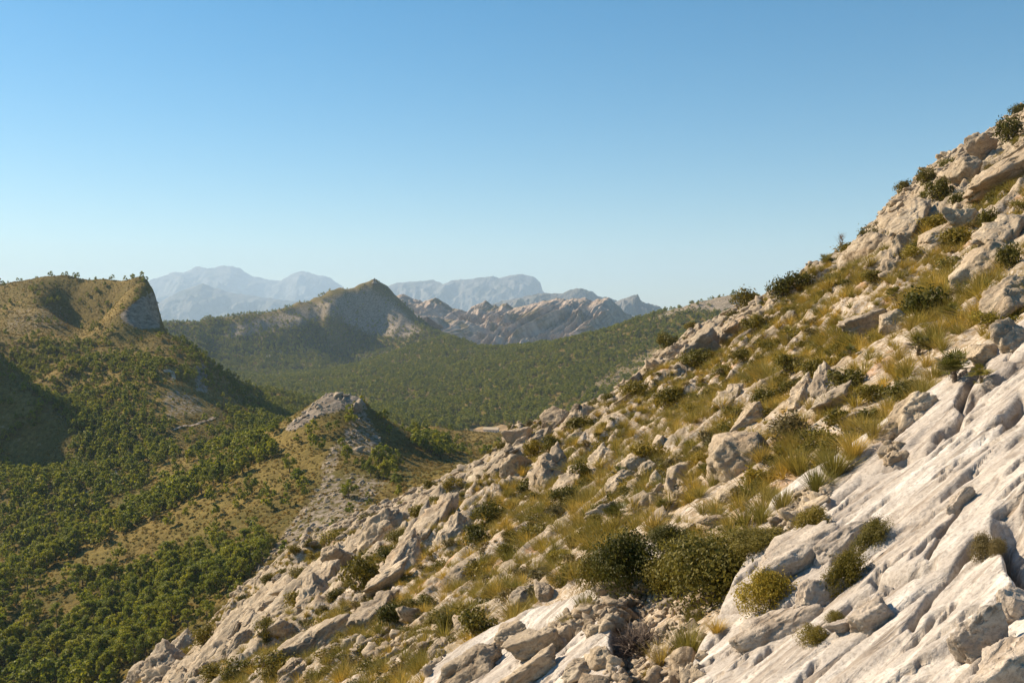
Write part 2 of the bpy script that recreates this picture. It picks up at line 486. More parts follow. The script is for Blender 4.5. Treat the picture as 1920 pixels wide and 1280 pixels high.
ridge('far_mountains', [(120, 560, 24300), (200, 545, 24300), (228, 536, 24300), (245, 523, 24300), (262, 533, 24300), (276, 536, 24200), (300, 520, 24100),
      (330, 511, 24100), (350, 508, 24100), (367, 502, 24100), (385, 501, 24100), (400, 503, 24100), (420, 500, 24100), (436, 499, 24100), (450, 505, 24100),
      (466, 516, 24100), (500, 525, 24100), (525, 528, 24100), (545, 517, 24200), (560, 509, 24200), (572, 507, 24200), (590, 513, 24200), (610, 518, 24200),
      (628, 528, 24200), (645, 541, 24200), (680, 553, 24200), (740, 570, 24200), (820, 585, 24200)], (300, -4600), (0, 1800), 2, 240, 360, 50, 12, M['range'], 3, jag=60)
ridge('hazy_foothills', [(200, 575, 16400), (300, 566, 16400), (340, 545, 16500), (380, 532, 16500), (430, 548, 16500), (480, 556, 16400), (560, 566, 16300),
      (640, 580, 16200), (700, 592, 16200)], (200, -1500), (0, 900), 2, 90, 220, 40, 12, M['range'], 4, jag=18)
ridge('blue_mountains', [(640, 575, 16900), (690, 552, 16900), (722, 538, 16900), (745, 530, 16900), (780, 528, 16900), (812, 525, 16900), (830, 532, 16700),
      (850, 525, 16500), (880, 523, 16500), (912, 520, 16500), (924, 518, 16500), (934, 521, 16500), (958, 517, 16500), (978, 514, 16500), (992, 517, 16500), (1003, 521, 16450),
      (1013, 530, 16450), (1017, 545, 16450), (1024, 551, 16400), (1060, 562, 16400), (1150, 580, 16400)], (-700, -1700), (300, 900), 2, 100, 420, 60, 14, M['range'], 5, jag=20)
ridge('pale_middle_ridge', [(880, 585, 8900), (940, 565, 8800), (985, 556, 8800), (1020, 549, 8700), (1050, 551, 8700), (1066, 545, 8700), (1090, 540, 8700),
      (1108, 546, 8700), (1122, 555, 8700), (1140, 558, 8700), (1154, 562, 8700), (1166, 572, 8700), (1185, 585, 8700), (1220, 600, 8700)],
      (-420, -900), (200, 600), 2, 70, 320, 50, 12, M['range'], 6, jag=12)
ridge('blue_headland', [(1120, 588, 6800), (1145, 570, 6800), (1165, 561, 6800), (1180, 556, 6800), (1196, 552, 6800), (1199, 560, 6800), (1206, 567, 6800),
      (1220, 571, 6800), (1236, 573, 6800), (1243, 580, 6800), (1262, 594, 6800), (1300, 606, 6800)], (-200, -700), (200, 500), 2, 60, 260, 40, 12, M['range'], 7, jag=10)
# the pleated grey cliffs: three tilted fins
ridge('rocky_ridge', [(720, 588, 3350), (745, 556, 3350), (757, 553, 3350), (770, 560, 3335), (783, 562, 3335), (792, 571, 3320), (801, 565, 3320),
      (816, 562, 3320), (830, 568, 3320), (842, 577, 3320), (866, 585, 3300), (890, 600, 3300), (930, 640, 3300)], (-160, -620), (300, 500), 2, 31, 420, 80, 14, M['ridge'], 8, jag=14, pleat=True)
ridge('rocky_ridge', [(862, 612, 3250), (876, 590, 3250), (889, 574, 3250), (901, 569, 3250), (911, 567, 3250), (924, 574, 3240), (938, 575, 3240), (950, 570, 3240),
      (957, 584, 3220), (968, 600, 3220), (985, 628, 3220)], (-140, -520), (300, 500), 2, 29, 320, 80, 14, M['ridge'], 9, jag=12, pleat=True)
ridge('rocky_ridge', [(890, 655, 3150), (915, 612, 3150), (944, 591, 3150), (966, 580, 3150), (985, 575, 3150), (1010, 570, 3150), (1030, 563, 3150), (1050, 558, 3150),
      (1064, 562, 3150), (1078, 559, 3140), (1098, 561, 3140), (1112, 566, 3140), (1126, 563, 3130), (1141, 560, 3130), (1150, 568, 3125), (1158, 578, 3120),
      (1166, 592, 3110), (1175, 606, 3100), (1186, 640, 3090)], (-210, -620), (260, 420), 2, 26, 560, 100, 16, M['ridge'], 10, jag=11, prof=0.75, pleat=True)
ridge('rocky_spur', [(735, 640, 2900), (768, 588, 2765), (800, 592, 2765), (830, 595, 2920), (848, 601, 2900), (862, 602, 2895), (866, 612, 2890), (872, 650, 2885)],
      (-170, -400), (170, 260), 2, 14, 260, 60, 14, M['ridge'], 11, jag=7, pleat=True)
ridge('rocky_spur', [(845, 640, 2790), (868, 601, 2800), (888, 607, 2795), (908, 615, 2790), (925, 626, 2785), (938, 632, 2780), (947, 645, 2775), (955, 660, 2770),
      (960, 680, 2765)], (-190, -330), (190, 260), 2, 10, 260, 60, 14, M['ridge'], 12, jag=6, pleat=True)

# ------------------------------------------------------------------ middle land, 170 m to 3 km, one height field cut into landforms
TV = Terrain(-0.74, 0.56, 580, 165, 2900, 700)
C = []            # (px, py, D)
def cp(*rows): C.extend(rows)
zc = []           # extra points given as (px, D, z)
# left mountain: crest, cliff, faces
crest7 = [(-420, 590, 800), (-300, 565, 820), (-150, 545, 840), (0, 532, 860), (50, 524, 860), (88, 517, 850), (135, 517, 845), (160, 524, 838), (182, 526, 826), (205, 535, 815), (245, 541, 790), (225, 538, 806), (262, 544, 778), (275, 546, 772), (290, 551, 762)]
cp(*crest7)
for (px, py, D) in crest7: zc.append((px, D * 1.22, P(px, py, D)[2] - 45))
cp((296, 606, 752), (303, 615, 744), (265, 611, 728), (240, 604, 716), (262, 566, 742), (236, 588, 724), (222, 592, 722))
cp((286, 549, 800), (278, 547, 815))
for px, D, z in ((299, 768, 117), (303, 785, 108), (305, 800, 100), (330, 800, 92), (300, 900, 80)): zc.append((px, D, z))
cp((325, 632, 722), (352, 650, 705), (384, 671, 690), (397, 683, 690), (412, 696, 705), (442, 710, 770), (480, 722, 860), (545, 742, 1000), (600, 757, 1150), (650, 768, 1330))
for px, D, z in ((352, 830, 78), (412, 850, 62), (442, 950, 48), (480, 1060, 40), (545, 1250, 24)): zc.append((px, D, z))
cp((384, 700, 668), (382, 722, 650), (395, 735, 640), (440, 742, 700), (470, 752, 740), (450, 765, 690), (500, 772, 800), (520, 768, 860), (560, 770, 930))
cp((118, 570, 822), (126, 606, 808), (150, 614, 802), (178, 612, 794), (200, 606, 788), (92, 560, 815), (96, 590, 785), (90, 600, 770), (60, 570, 800), (0, 580, 800), (150, 640, 745), (120, 632, 745))
cp((0, 640, 705), (80, 640, 708), (170, 650, 700), (250, 640, 700), (300, 650, 690), (330, 690, 630), (250, 690, 630), (120, 690, 635))
cp((300, 720, 600), (200, 740, 585), (350, 750, 590), (400, 770, 590), (150, 770, 560), (300, 790, 540), (400, 810, 540), (440, 800, 570), (230, 820, 520), (330, 850, 492), (430, 830, 520))
# dark spur coming in from the left edge
cp((-330, 400, 590), (-150, 490, 585), (-60, 590, 570), (-25, 648, 565), (0, 690, 560), (50, 733, 546), (110, 790, 526), (150, 835, 508), (168, 862, 494))
cp((-150, 805, 536), (-60, 835, 521), (0, 852, 512), (50, 866, 506), (110, 872, 496))
zc += [(-60, 650, 78), (40, 640, 80), (100, 600, 70), (-200, 660, 82)]
cp((20, 900, 462), (120, 900, 465), (220, 890, 458), (50, 950, 438), (170, 940, 432), (260, 910, 445), (80, 1010, 404), (0, 1040, 396), (150, 985, 408))
zc += [(-200, 400, 26), (-400, 400, 24), (-450, 520, 60), (-500, 650, 80), (-600, 300, 20), (-600, 500, 50), (-560, 800, 90)]
# knoll and its spur
cp((540, 797, 408), (575, 770, 416), (600, 747, 420), (625, 735, 422), (648, 740, 420), (672, 744, 418))
for px, D, z in ((575, 480, 66), (640, 490, 66), (700, 480, 62), (600, 560, 52), (690, 560, 50)): zc.append((px, D, z))
cp((684, 772, 414), (704, 802, 404), (716, 828, 396), (740, 842, 396), (480, 855, 398), (430, 884, 388), (380, 912, 380), (300, 958, 365), (200, 1008, 350), (100, 1058, 335), (0, 1108, 320), (-150, 1180, 300))
cp((640, 800, 398), (620, 850, 366), (640, 880, 346), (560, 890, 356), (500, 940, 328), (430, 950, 340), (400, 1000, 320), (300, 1030, 322), (300, 1100, 290), (200, 1100, 302), (200, 1200, 268),
   (100, 1150, 296), (100, 1250, 262), (0, 1200, 284), (0, 1280, 262), (-150, 1280, 262), (600, 950, 308), (545, 1010, 280), (500, 1050, 262), (400, 1100, 256), (330, 1170, 240), (230, 1260, 228))
zc += [(560, 230, 62), (480, 200, 50), (300, 190, 40), (100, 190, 22), (-200, 190, 14), (-500, 190, 8), (700, 260, 70), (800, 300, 66), (750, 200, 72), (900, 200, 90), (640, 180, 66)]
# brown shoulder between the knoll and the house
cp((735, 797, 505), (800, 798, 560), (870, 815, 620), (935, 828, 660), (800, 838, 500), (760, 830, 450), (850, 850, 450), (880, 830, 540), (700, 880, 350), (780, 880, 380))
zc += [(800, 680, 34), (870, 760, 24), (700, 700, 40), (930, 800, 20), (650, 850, 30), (1000, 700, 45)]
# valley floor, wooded hills, lookout mountain
cp((918, 804, 1040), (880, 803, 1040), (955, 803, 1042), (880, 790, 1090), (950, 789, 1090), (1000, 772, 1090), (750, 772, 1180), (650, 765, 1280), (850, 752, 1290), (950, 742, 1250), (700, 722, 1500), (600, 722, 1620), (560, 706, 1950), (460, 702, 1950))
zc += [(918, 960, 9), (850, 960, 11), (1000, 980, 14)]
cp((835, 628, 1950), (812, 634, 1950), (785, 645, 1950), (760, 656, 1950), (865, 638, 1950), (885, 650, 1950), (910, 664, 1950), (950, 669, 1950))
for px, D, z in ((760, 2110, 42), (835, 2150, 60), (900, 2150, 30), (960, 2150, 30), (1000, 2100, 40)): zc.append((px, D, z))
cp((830, 665, 1780), (830, 700, 1550), (750, 702, 1600), (900, 700, 1500), (890, 675, 1700))
crest6 = [(1010, 651, 1850), (1040, 644, 1810), (1070, 638, 1780), (1100, 634, 1740), (1140, 628, 1700), (1160, 622, 1680), (1180, 614, 1650), (1210, 599, 1620), (1245, 585, 1590), (1275, 576, 1560), (1300, 568, 1550), (1330, 559, 1520), (1355, 555, 1500), (1378, 556, 1490), (1430, 562, 1480), (1520, 590, 1450)]
cp(*crest6)
for (px, py, D) in crest6[::2]: zc.append((px, D * 1.16, P(px, py, D)[2] - 70))
cp((1050, 702, 1300), (1150, 682, 1340), (1200, 642, 1430), (1250, 622, 1440), (1100, 752, 1080), (1300, 610, 1440), (1180, 720, 1150))
zc += [(1200, 900, 40), (1400, 1000, 70), (1500, 700, 60), (1700, 1000, 80), (2000, 1000, 90), (2000, 400, 100), (1400, 400, 80), (1100, 400, 62), (1000, 300, 90), (1300, 250, 100), (1700, 220, 110), (2000, 2000, 60), (1500, 2300, 30)]
crest5 = [(285, 616, 2080), (310, 608, 2120), (350, 600, 2200), (400, 595, 2250), (440, 592, 2260), (478, 591, 2290), (500, 585, 2340), (560, 570, 2390), (600, 560, 2400), (640, 546, 2430), (668, 537, 2450), (690, 531, 2450), (706, 528, 2450), (714, 535, 2448), (733, 549, 2445), (744, 570, 2425), (760, 591, 2400), (788, 614, 2350), (806, 628, 2300), (818, 640, 2270)]
cp(*crest5)
for (px, py, D) in crest5[::2]: zc.append((px, D * 1.13, max(4.0, P(px, py, D)[2] - 120)))
cp((620, 572, 2340), (570, 600, 2290), (545, 630, 2230), (650, 590, 2388), (650, 620, 2342), (650, 660, 2265), (650, 690, 2150), (700, 580, 2422), (700, 620, 2372), (745, 640, 2300), (785, 662, 2200), (725, 675, 2180), (600, 640, 2280), (600, 600, 2335),
   (500, 612, 2260), (500, 645, 2170), (500, 682, 2060), (400, 620, 2180), (400, 645, 2110), (420, 682, 2030))
zc += [(200, 1500, 6), (100, 1200, 10), (0, 1500, 6), (-300, 1200, 20), (-300, 2500, 6), (200, 2300, 10), (0, 2900, 4), (500, 2850, 4), (900, 2800, 4), (1300, 2800, 4), (1700, 2800, 6), (300, 1200, 20), (420, 1450, 8), (-560, 2000, 6)]
ctrl = []; vals = []
for px, py, D in C:
    ctrl.append(((px - 960) / F, math.log(D))); vals.append(P(px, py, D)[2])
for px, D, z in zc:
    ctrl.append(((px - 960) / F, math.log(D))); vals.append(z)
ev = rbf(ctrl, vals, 0.006)
zv = ev(np.stack([TV.U, np.log(TV.Y)], 1))
X, Y = TV.X, TV.Y
n_big = fbm(xy0(X, Y, 1 / 90, 1 / 90), 3, 0.5, seed=1)
n_rdg = ridged(xy0(X * 0.8 + Y * 0.3, Y, 1 / 42, 1 / 42), 4, 0.5, seed=2)
n_fin = fbm(xy0(X, Y, 1 / 9, 1 / 9), 3, 0.55, seed=3)
zv = zv + (1.6 * n_big + 2.2 * (n_rdg - 0.9)) * smooth(300, 900, Y) * (1 - 0.75 * smooth(690, 740, Y) * smooth(960, 900, Y)) + (0.7 * n_big + 0.5 * n_fin) + 5.0 * (ridged(xy0(X * 0.9 + Y * 0.2, Y * 0.5, 1 / 95, 1 / 95), 4, 0.55, seed=6) - 1.0) * smooth(1500, 2200, Y)
zv = np.maximum(zv, 5.0 + 0.5 * n_big)
PX, PY = pix(X, Y, zv)
# bare rock and dry grass, by place
def soft(poly, w=10): return smooth(-w, w, inpoly(PX, PY, poly) + 0)
gz = np.gradient(zv.reshape(TV.ny, TV.nu), axis=0) / np.gradient(TV.y)[:, None]
gx = np.gradient(zv.reshape(TV.ny, TV.nu), axis=1) / ((TV.u[1] - TV.u[0]) * TV.y[:, None])
steep = np.hypot(gz, gx).reshape(-1)
near_m = (Y > 340) & (Y < 440)
rock = 0.18 * smooth(0.55, 1.1, steep) + 0.12
kn = [(530, 803), (575, 765), (600, 742), (625, 728), (680, 736), (690, 770), (650, 768), (600, 782), (545, 812)]
rock = np.maximum(rock, 0.74 * soft(kn, 8) * near_m)
rock = np.maximum(rock, 0.50 * soft([(655, 765), (690, 770), (735, 850), (700, 860), (640, 850), (630, 900), (596, 930), (600, 860), (640, 810)], 8) * (Y < 440))
rock = np.maximum(rock, 0.51 * soft([(596, 900), (660, 880), (740, 900), (640, 1010), (480, 1100), (470, 1060), (530, 990)], 14) * (Y < 420))
rock = np.maximum(rock, 0.70 * soft([(222, 590), (262, 556), (296, 545), (302, 616), (262, 618), (232, 606)], 5) * (Y > 700) * (Y < 790))
rock = np.maximum(rock, 0.50 * soft([(295, 735), (330, 720), (380, 745), (390, 780), (310, 790)], 14) * (Y > 500) * (Y < 700))
rock = np.maximum(rock, 0.6 * soft([(362, 680), (392, 678), (392, 740), (365, 735)], 6) * (Y > 600) * (Y < 720))
rock = np.maximum(rock, 0.42 * soft([(0, 570), (130, 560), (150, 620), (0, 640)], 20) * (Y > 650) * (Y < 900))
rock = np.maximum(rock, 0.58 * soft([(430, 600), (520, 580), (690, 528), (750, 560), (700, 640), (640, 600), (560, 620), (400, 650)], 20) * (Y > 1900))
rock = np.maximum(rock, 0.66 * soft([(630, 570), (700, 540), (745, 565), (800, 625), (760, 640), (690, 630), (640, 610)], 16) * (Y > 2100))
rock = np.maximum(rock, 0.62 * soft([(1215, 600), (1260, 575), (1360, 548), (1400, 555), (1380, 590), (1290, 585), (1240, 600)], 12) * (Y > 1300) * (Y < 1700))
rock = np.maximum(rock, 0.46 * soft([(1080, 735), (1120, 700), (1230, 640), (1260, 660), (1160, 730), (1080, 760)], 18) * (Y > 1000) * (Y < 1600))
dry = np.where(Y < 480, 0.12, 0.28) + 0.5 * n_big
dry = np.maximum(dry, 0.62 * soft([(440, 815), (540, 795), (600, 790), (560, 850), (480, 850), (440, 850)], 20) * (Y < 430))
dry = np.maximum(dry, 0.9 * soft([(730, 790), (870, 800), (940, 815), (880, 835), (780, 820)], 14) * (Y < 720))
dry = np.where(Y > 900, 0.25 * dry, dry)
TV.rock, TV.dry = rock, np.clip(dry, 0, 1)
TV.setz(zv)
# cut into landforms
gully = np.interp(TV.U, [(p - 960) / F for p in (-700, 0, 200, 330, 440, 560, 650, 2200)], [372, 392, 428, 462, 555, 640, 700, 700])
lm = (TV.U < np.interp(np.log(TV.Y), np.log([165, 560, 700, 1150, 1400, 2900]), [(p - 960) / F for p in (470, 470, 560, 650, 560, 300)])) & (TV.Y > gully) & (TV.Y < 1650)
kn_m = (TV.Y <= gully) & (TV.U < np.interp(TV.Y, [165, 340, 420, 560, 700], [(p - 960) / F for p in (860, 800, 735, 700, 650)]))
lk_m = (TV.Y > 1930) & (TV.U < (815 - 960) / F)
reg = np.where(lm, 1, np.where(kn_m, 2, np.where(lk_m, 3, 0)))
Q = grid_quads(TV.ny, TV.nu)
qr = reg[Q[:, 0]]
V3 = np.stack([X, Y, zv], 1)
for k, nm in ((0, 'valley'), (1, 'left_mountain'), (2, 'knoll_spur'), (3, 'lookout_mountain')):
    q = Q[qr == k]
    used, inv = np.unique(q.reshape(-1), return_inverse=True)
    me = new_mesh(nm, V3[used], quads=inv.reshape(-1, 4))
    add_attr(me, 'rock', rock[used].astype(np.float32)); add_attr(me, 'dry', TV.dry[used].astype(np.float32))
    tag(link(nm, me, M['land']), kind='structure')

# ------------------------------------------------------------------ near hillside
TN = Terrain(-0.56, 0.56, 800, 5.2, 290, 960)
SIL = [(-260, 1560), (0, 1420), (120, 1340), (220, 1282), (300, 1235), (370, 1185), (440, 1110), (500, 1055), (560, 1010), (640, 975), (720, 940), (800, 905), (880, 862), (925, 845), (950, 800), (985, 792), (1060, 770), (1150, 733),
       (1200, 690), (1250, 645), (1300, 610), (1380, 572), (1450, 540), (1520, 492), (1570, 470), (1620, 432), (1660, 385), (1700, 345), (1750, 300), (1800, 270), (1850, 245), (1920, 200), (2000, 150), (2080, 105)]
def crestY(px): return np.interp(px, [-260, 220, 700, 960, 1250, 1600, 1920, 2080], [112, 112, 124, 120, 138, 128, 122, 118])
ctrl, vals = [], []
def plane(x, y): return CAMZ - 4.0 + 0.64 * x - 0.078 * y
for px, py in SIL:
    D = float(crestY(px)); p = P(px, py, D)
    ctrl.append(((px - 960) / F, math.log(D))); vals.append(p[2] - plane(p[0], p[1]))
    for k, q in ((0.75, 0.85), (0.5, 0.5)): ctrl.append(((px - 960) / F, math.log(D * k))); vals.append(q * (p[2] - plane(p[0], p[1])))
    for k in (1.35, 1.9): ctrl.append(((px - 960) / F, math.log(D * k))); vals.append(p[2] - plane(p[0], p[1]))
for y in (4, 7, 11, 17, 26):
    for u in np.linspace(-0.6, 0.6, 9):
        ctrl.append((u, math.log(y))); vals.append(0.0)
ev = rbf(ctrl, vals, 0.02)
X, Y = TN.X, TN.Y
PXb = 960 + F * TN.U
Yc = crestY(PXb)
zn = plane(X, Y) + ev(np.stack([TN.U, np.log(Y)], 1))
over = np.maximum(Y - Yc, 0)
zn = zn - 0.75 * over * over / (over + 14)
PXn, PYn = pix(X, Y, zn)
# the pale slab at the lower right
SLAB = [(2100, 505), (1990, 585), (1920, 632), (1868, 672), (1800, 728), (1745, 768), (1690, 812), (1640, 842), (1560, 905), (1490, 940), (1440, 985), (1330, 1240), (1300, 1290), (1260, 1400), (2100, 1800)]
SLAB2 = [(1275, 1020), (1210, 1055), (1140, 1130), (1060, 1165), (960, 1195), (880, 1240), (800, 1290), (760, 1400), (1200, 1400), (1150, 1270), (1180, 1150), (1260, 1080)]
sl = np.maximum(smooth(-9, 14, inpoly(PXn, PYn, SLAB)), smooth(-9, 12, inpoly(PXn, PYn, SLAB2))) * (Y < 45)
# relief: knobbly outcrops that run uphill
gx_, gy_ = X * 0.94 + Y * 0.34, -X * 0.34 + Y * 0.94       # along / across the grain
w1 = gnoise(xy0(gx_, gy_, 1 / 9, 1 / 9, 5.1), 40)
r1 = ridged(xy0(gx_ + 2 * w1, gy_ + 2 * w1, 1 / 11, 1 / 5.2), 4, 0.55, seed=21)
r2 = ridged(xy0(gx_, gy_, 1 / 2.6, 1 / 1.25), 4, 0.55, seed=22)
b1 = fbm(xy0(X, Y, 1 / 22, 1 / 22), 3, seed=23)
farw = smooth(12, 45, Y)
rel = farw * (0.6 * (r1 - 0.5) + 0.5 * b1) + (0.25 + 0.75 * farw) * 0.34 * (r2 - 0.9)
rocky = np.clip(0.31 + 0.30 * (r1 - 0.5) + 0.24 * b1 + 0.20 * (r2 - 0.7), 0, 1)
upper = smooth(1350, 1800, PXn) * smooth(40, 80, Y)
rocky = np.clip(rocky + 0.28 * upper, 0, 1)
# grassy hollows seen in the photograph
for poly, w, a in (([(1300, 960), (1420, 880), (1560, 800), (1660, 800), (1640, 845), (1480, 950), (1350, 985)], 14, 0.8),
                   ([(1640, 640), (1720, 520), (1850, 520), (1880, 600), (1800, 740), (1650, 740), (1600, 680)], 18, 0.6),
                   ([(1420, 560), (1520, 500), (1640, 520), (1640, 590), (1500, 600)], 14, 0.6),
                   ([(1180, 730), (1300, 690), (1420, 760), (1420, 790), (1250, 820)], 18, 0.35)):
    rocky = rocky * (1 - a * smooth(-w, w, inpoly(PXn, PYn, poly)))
# slab relief: thin beds cut back in steps, worn grooves along the dip, cracks
tx, ty = gx_, gy_
bw = 0.35 * gnoise(xy0(tx, ty, 1 / 3.0, 1 / 1.6, 1.3), 50) + 0.06 * gnoise(xy0(tx, ty, 1 / 0.9, 1 / 0.5, 2.3), 51)
def steps(c, period, sharp):
    f = c / period; i = np.floor(f); t = f - i
    return (i + smooth(1 - sharp, 1.0, t)) * period
bw2 = bw * 1.6 + 0.5 * gnoise(xy0(tx, ty, 1 / 4.5, 1 / 2.2, 11.3), 59)
beds = steps(ty + bw2, 0.95, 0.14) - (ty + bw2)
c2_ = ty - tx * 0.10 + bw * 1.6
beds2 = steps(c2_, 0.41, 0.2) - c2_
msk = smooth(-0.25, 0.45, gnoise(xy0(tx, ty, 1 / 2.4, 1 / 1.0, 7.7), 52))
groove = ridged(xy0(tx, ty, 1 / 1.5, 1 / 0.16, 3.0), 3, 0.5, seed=53)
groove2 = ridged(xy0(tx + 0.2 * bw, ty, 1 / 0.5, 1 / 0.09, 4.0), 2, 0.5, seed=54)
wav = fbm(xy0(tx, ty, 1 / 3.4, 1 / 1.3, 9.0), 4, 0.5, seed=55)
slabz = 0.42 + 0.055 * wav + 0.085 * beds * msk + 0.03 * beds2 * smooth(0.1, 0.5, gnoise(xy0(tx, ty, 1 / 1.9, 1 / 0.9, 12.7), 60)) + 0.014 * groove + 0.006 * groove2
ck = gnoise(xy0(tx + 0.3 * bw, ty + 0.3 * bw, 1 / 2.6, 1 / 0.55, 6.0), 56)
ck2 = gnoise(xy0(tx + 0.2 * bw, ty + 0.2 * bw, 1 / 1.1, 1 / 0.28, 6.5), 57)
ckm = smooth(0.0, 0.35, gnoise(xy0(tx, ty, 1 / 1.7, 1 / 1.1, 8.2), 58))
slabz = slabz - 0.075 * np.exp(-(ck / 0.035) ** 2) * ckm - 0.02 * np.exp(-(ck2 / 0.05) ** 2) * (1 - ckm)
crk = 0.6 * np.exp(-(ck / 0.02) ** 2) * ckm + 0.12 * np.exp(-(ck2 / 0.03) ** 2) * (1 - ckm)      # darkens the colour along the cracks and undercut ledges
rd = np.random.default_rng(5)
sel = np.nonzero(sl > 0.3)[0]
for _ in range(120):                       # short undercut ledges along the dip
    c = sel[rd.integers(0, len(sel))]; L = rd.uniform(0.18, 0.75) * (Y[c] / 10) ** 0.5; th = rd.normal(0, 0.16); wd_ = rd.uniform(0.018, 0.035) * (Y[c] / 10)
    dx_, dy_ = tx[sel] - tx[c], ty[sel] - ty[c]
    al = dx_ * math.cos(th) + dy_ * math.sin(th); ac = -dx_ * math.sin(th) + dy_ * math.cos(th) + 0.25 * wd_ * np.sin(al * 17 / L)
    m_ = smooth(L * 0.55, L * 0.30, np.abs(al)); wv_ = wd_ * (0.5 + 0.5 * m_)
    slabz[sel] -= rd.uniform(0.05, 0.13) * np.exp(-(ac / wv_) ** 2) * m_
    crk[sel] = np.maximum(crk[sel], np.exp(-(ac / (0.8 * wv_)) ** 2) * m_)
    slabz[sel] += 0.025 * m_ * smooth(0.0, wd_, ac) * smooth(8 * wd_, wd_, ac)
for line, w, dep in (([(1560, 1275), (1600, 1225), (1650, 1195), (1690, 1180), (1700, 1178)], 5, 0.10), ([(1640, 1178), (1690, 1180), (1750, 1155)], 5, 0.14),
                     ([(1710, 1275), (1745, 1215), (1790, 1165), (1830, 1110)], 4, 0.10), ([(1350, 1225), (1400, 1215), (1460, 1218)], 4, 0.10),
                     ([(1500, 1215), (1560, 1165), (1590, 1110)], 6, 0.16), ([(1800, 815), (1815, 780), (1840, 745)], 5, 0.16), ([(1770, 870), (1800, 845), (1830, 800), (1870, 775)], 5, 0.16),
                     ([(1690, 930), (1740, 905), (1775, 870)], 5, 0.14), ([(1780, 880), (1800, 862)], 5, 0.12), ([(1890, 850), (1920, 815)], 7, 0.16), ([(1880, 765), (1925, 730)], 6, 0.16),
                     ([(1560, 1010), (1620, 960), (1700, 915)], 5, 0.12), ([(1740, 1140), (1760, 1100), (1800, 1040)], 3, 0.06), ([(1040, 1275), (1080, 1235), (1130, 1200), (1170, 1150)], 5, 0.14),
                     ([(900, 1275), (960, 1240), (1040, 1215)], 5, 0.14)):
    d = linedist(PXn, PYn, line)
    crk = np.maximum(crk, np.exp(-(d / w) ** 2))
    slabz = slabz - 1.5 * dep * np.exp(-(d / (1.35 * w)) ** 2)
d = linedist(PXn, PYn, [(1880, 1085), (1893, 1120), (1905, 1165), (1915, 1190), (1950, 1210)])
slabz = slabz - 0.55 * np.exp(-(d / 11) ** 2) - 0.25 * smooth(60, 10, linedist(PXn, PYn, [(1915, 1075), (1930, 1130), (1940, 1180)]))
zn = zn + (1 - sl) * rel * smooth(4, 12, Y) + sl * slabz
rocky = np.maximum(rocky, sl)
# a dirt pocket between the two slabs
rocky = rocky * (1 - 0.9 * smooth(-10, 10, inpoly(PXn, PYn, [(1160, 1290), (1180, 1215), (1240, 1120), (1330, 1120), (1350, 1170), (1320, 1250), (1300, 1290)])) * (Y < 20))
# bring the skyline to where the photograph has it
for _ in range(3):
    vv = ((zn - CAMZ) / Y).reshape(TN.ny, TN.nu)
    top = HZ - F * vv.max(0)
    ex = np.interp(960 + F * TN.u, [q[0] for q in SIL], [q[1] for q in SIL]) + 4.0 - top
    ex = np.convolve(np.pad(ex, 12, mode='edge'), np.ones(25) / 25, 'valid')
    zn = zn - (np.tile(ex, (TN.ny, 1)) / F * TN.y[:, None]).reshape(-1) * smooth(0.30, 0.72, Y / Yc)
TN.rock, TN.slab = rocky, sl
TN.setz(zn)
me = new_mesh('hillside', np.stack([X, Y, zn], 1), quads=grid_quads(TN.ny, TN.nu))
add_attr(me, 'rock', rocky.astype(np.float32)); add_attr(me, 'slab', sl.astype(np.float32)); add_attr(me, 'crack', (crk * sl).astype(np.float32))
tag(link('hillside', me, M['hillside']), kind='structure')

# ================================================================== BUILDERS
def ico(sub):
    import bmesh
    bm = bmesh.new(); bmesh.ops.create_icosphere(bm, subdivisions=sub, radius=1.0)
    v = np.array([x.co[:] for x in bm.verts]); t = np.array([[q.index for q in f.verts] for f in bm.faces])
    bm.free(); return v, t
ICO = {k: ico(k) for k in (2, 3, 5)}

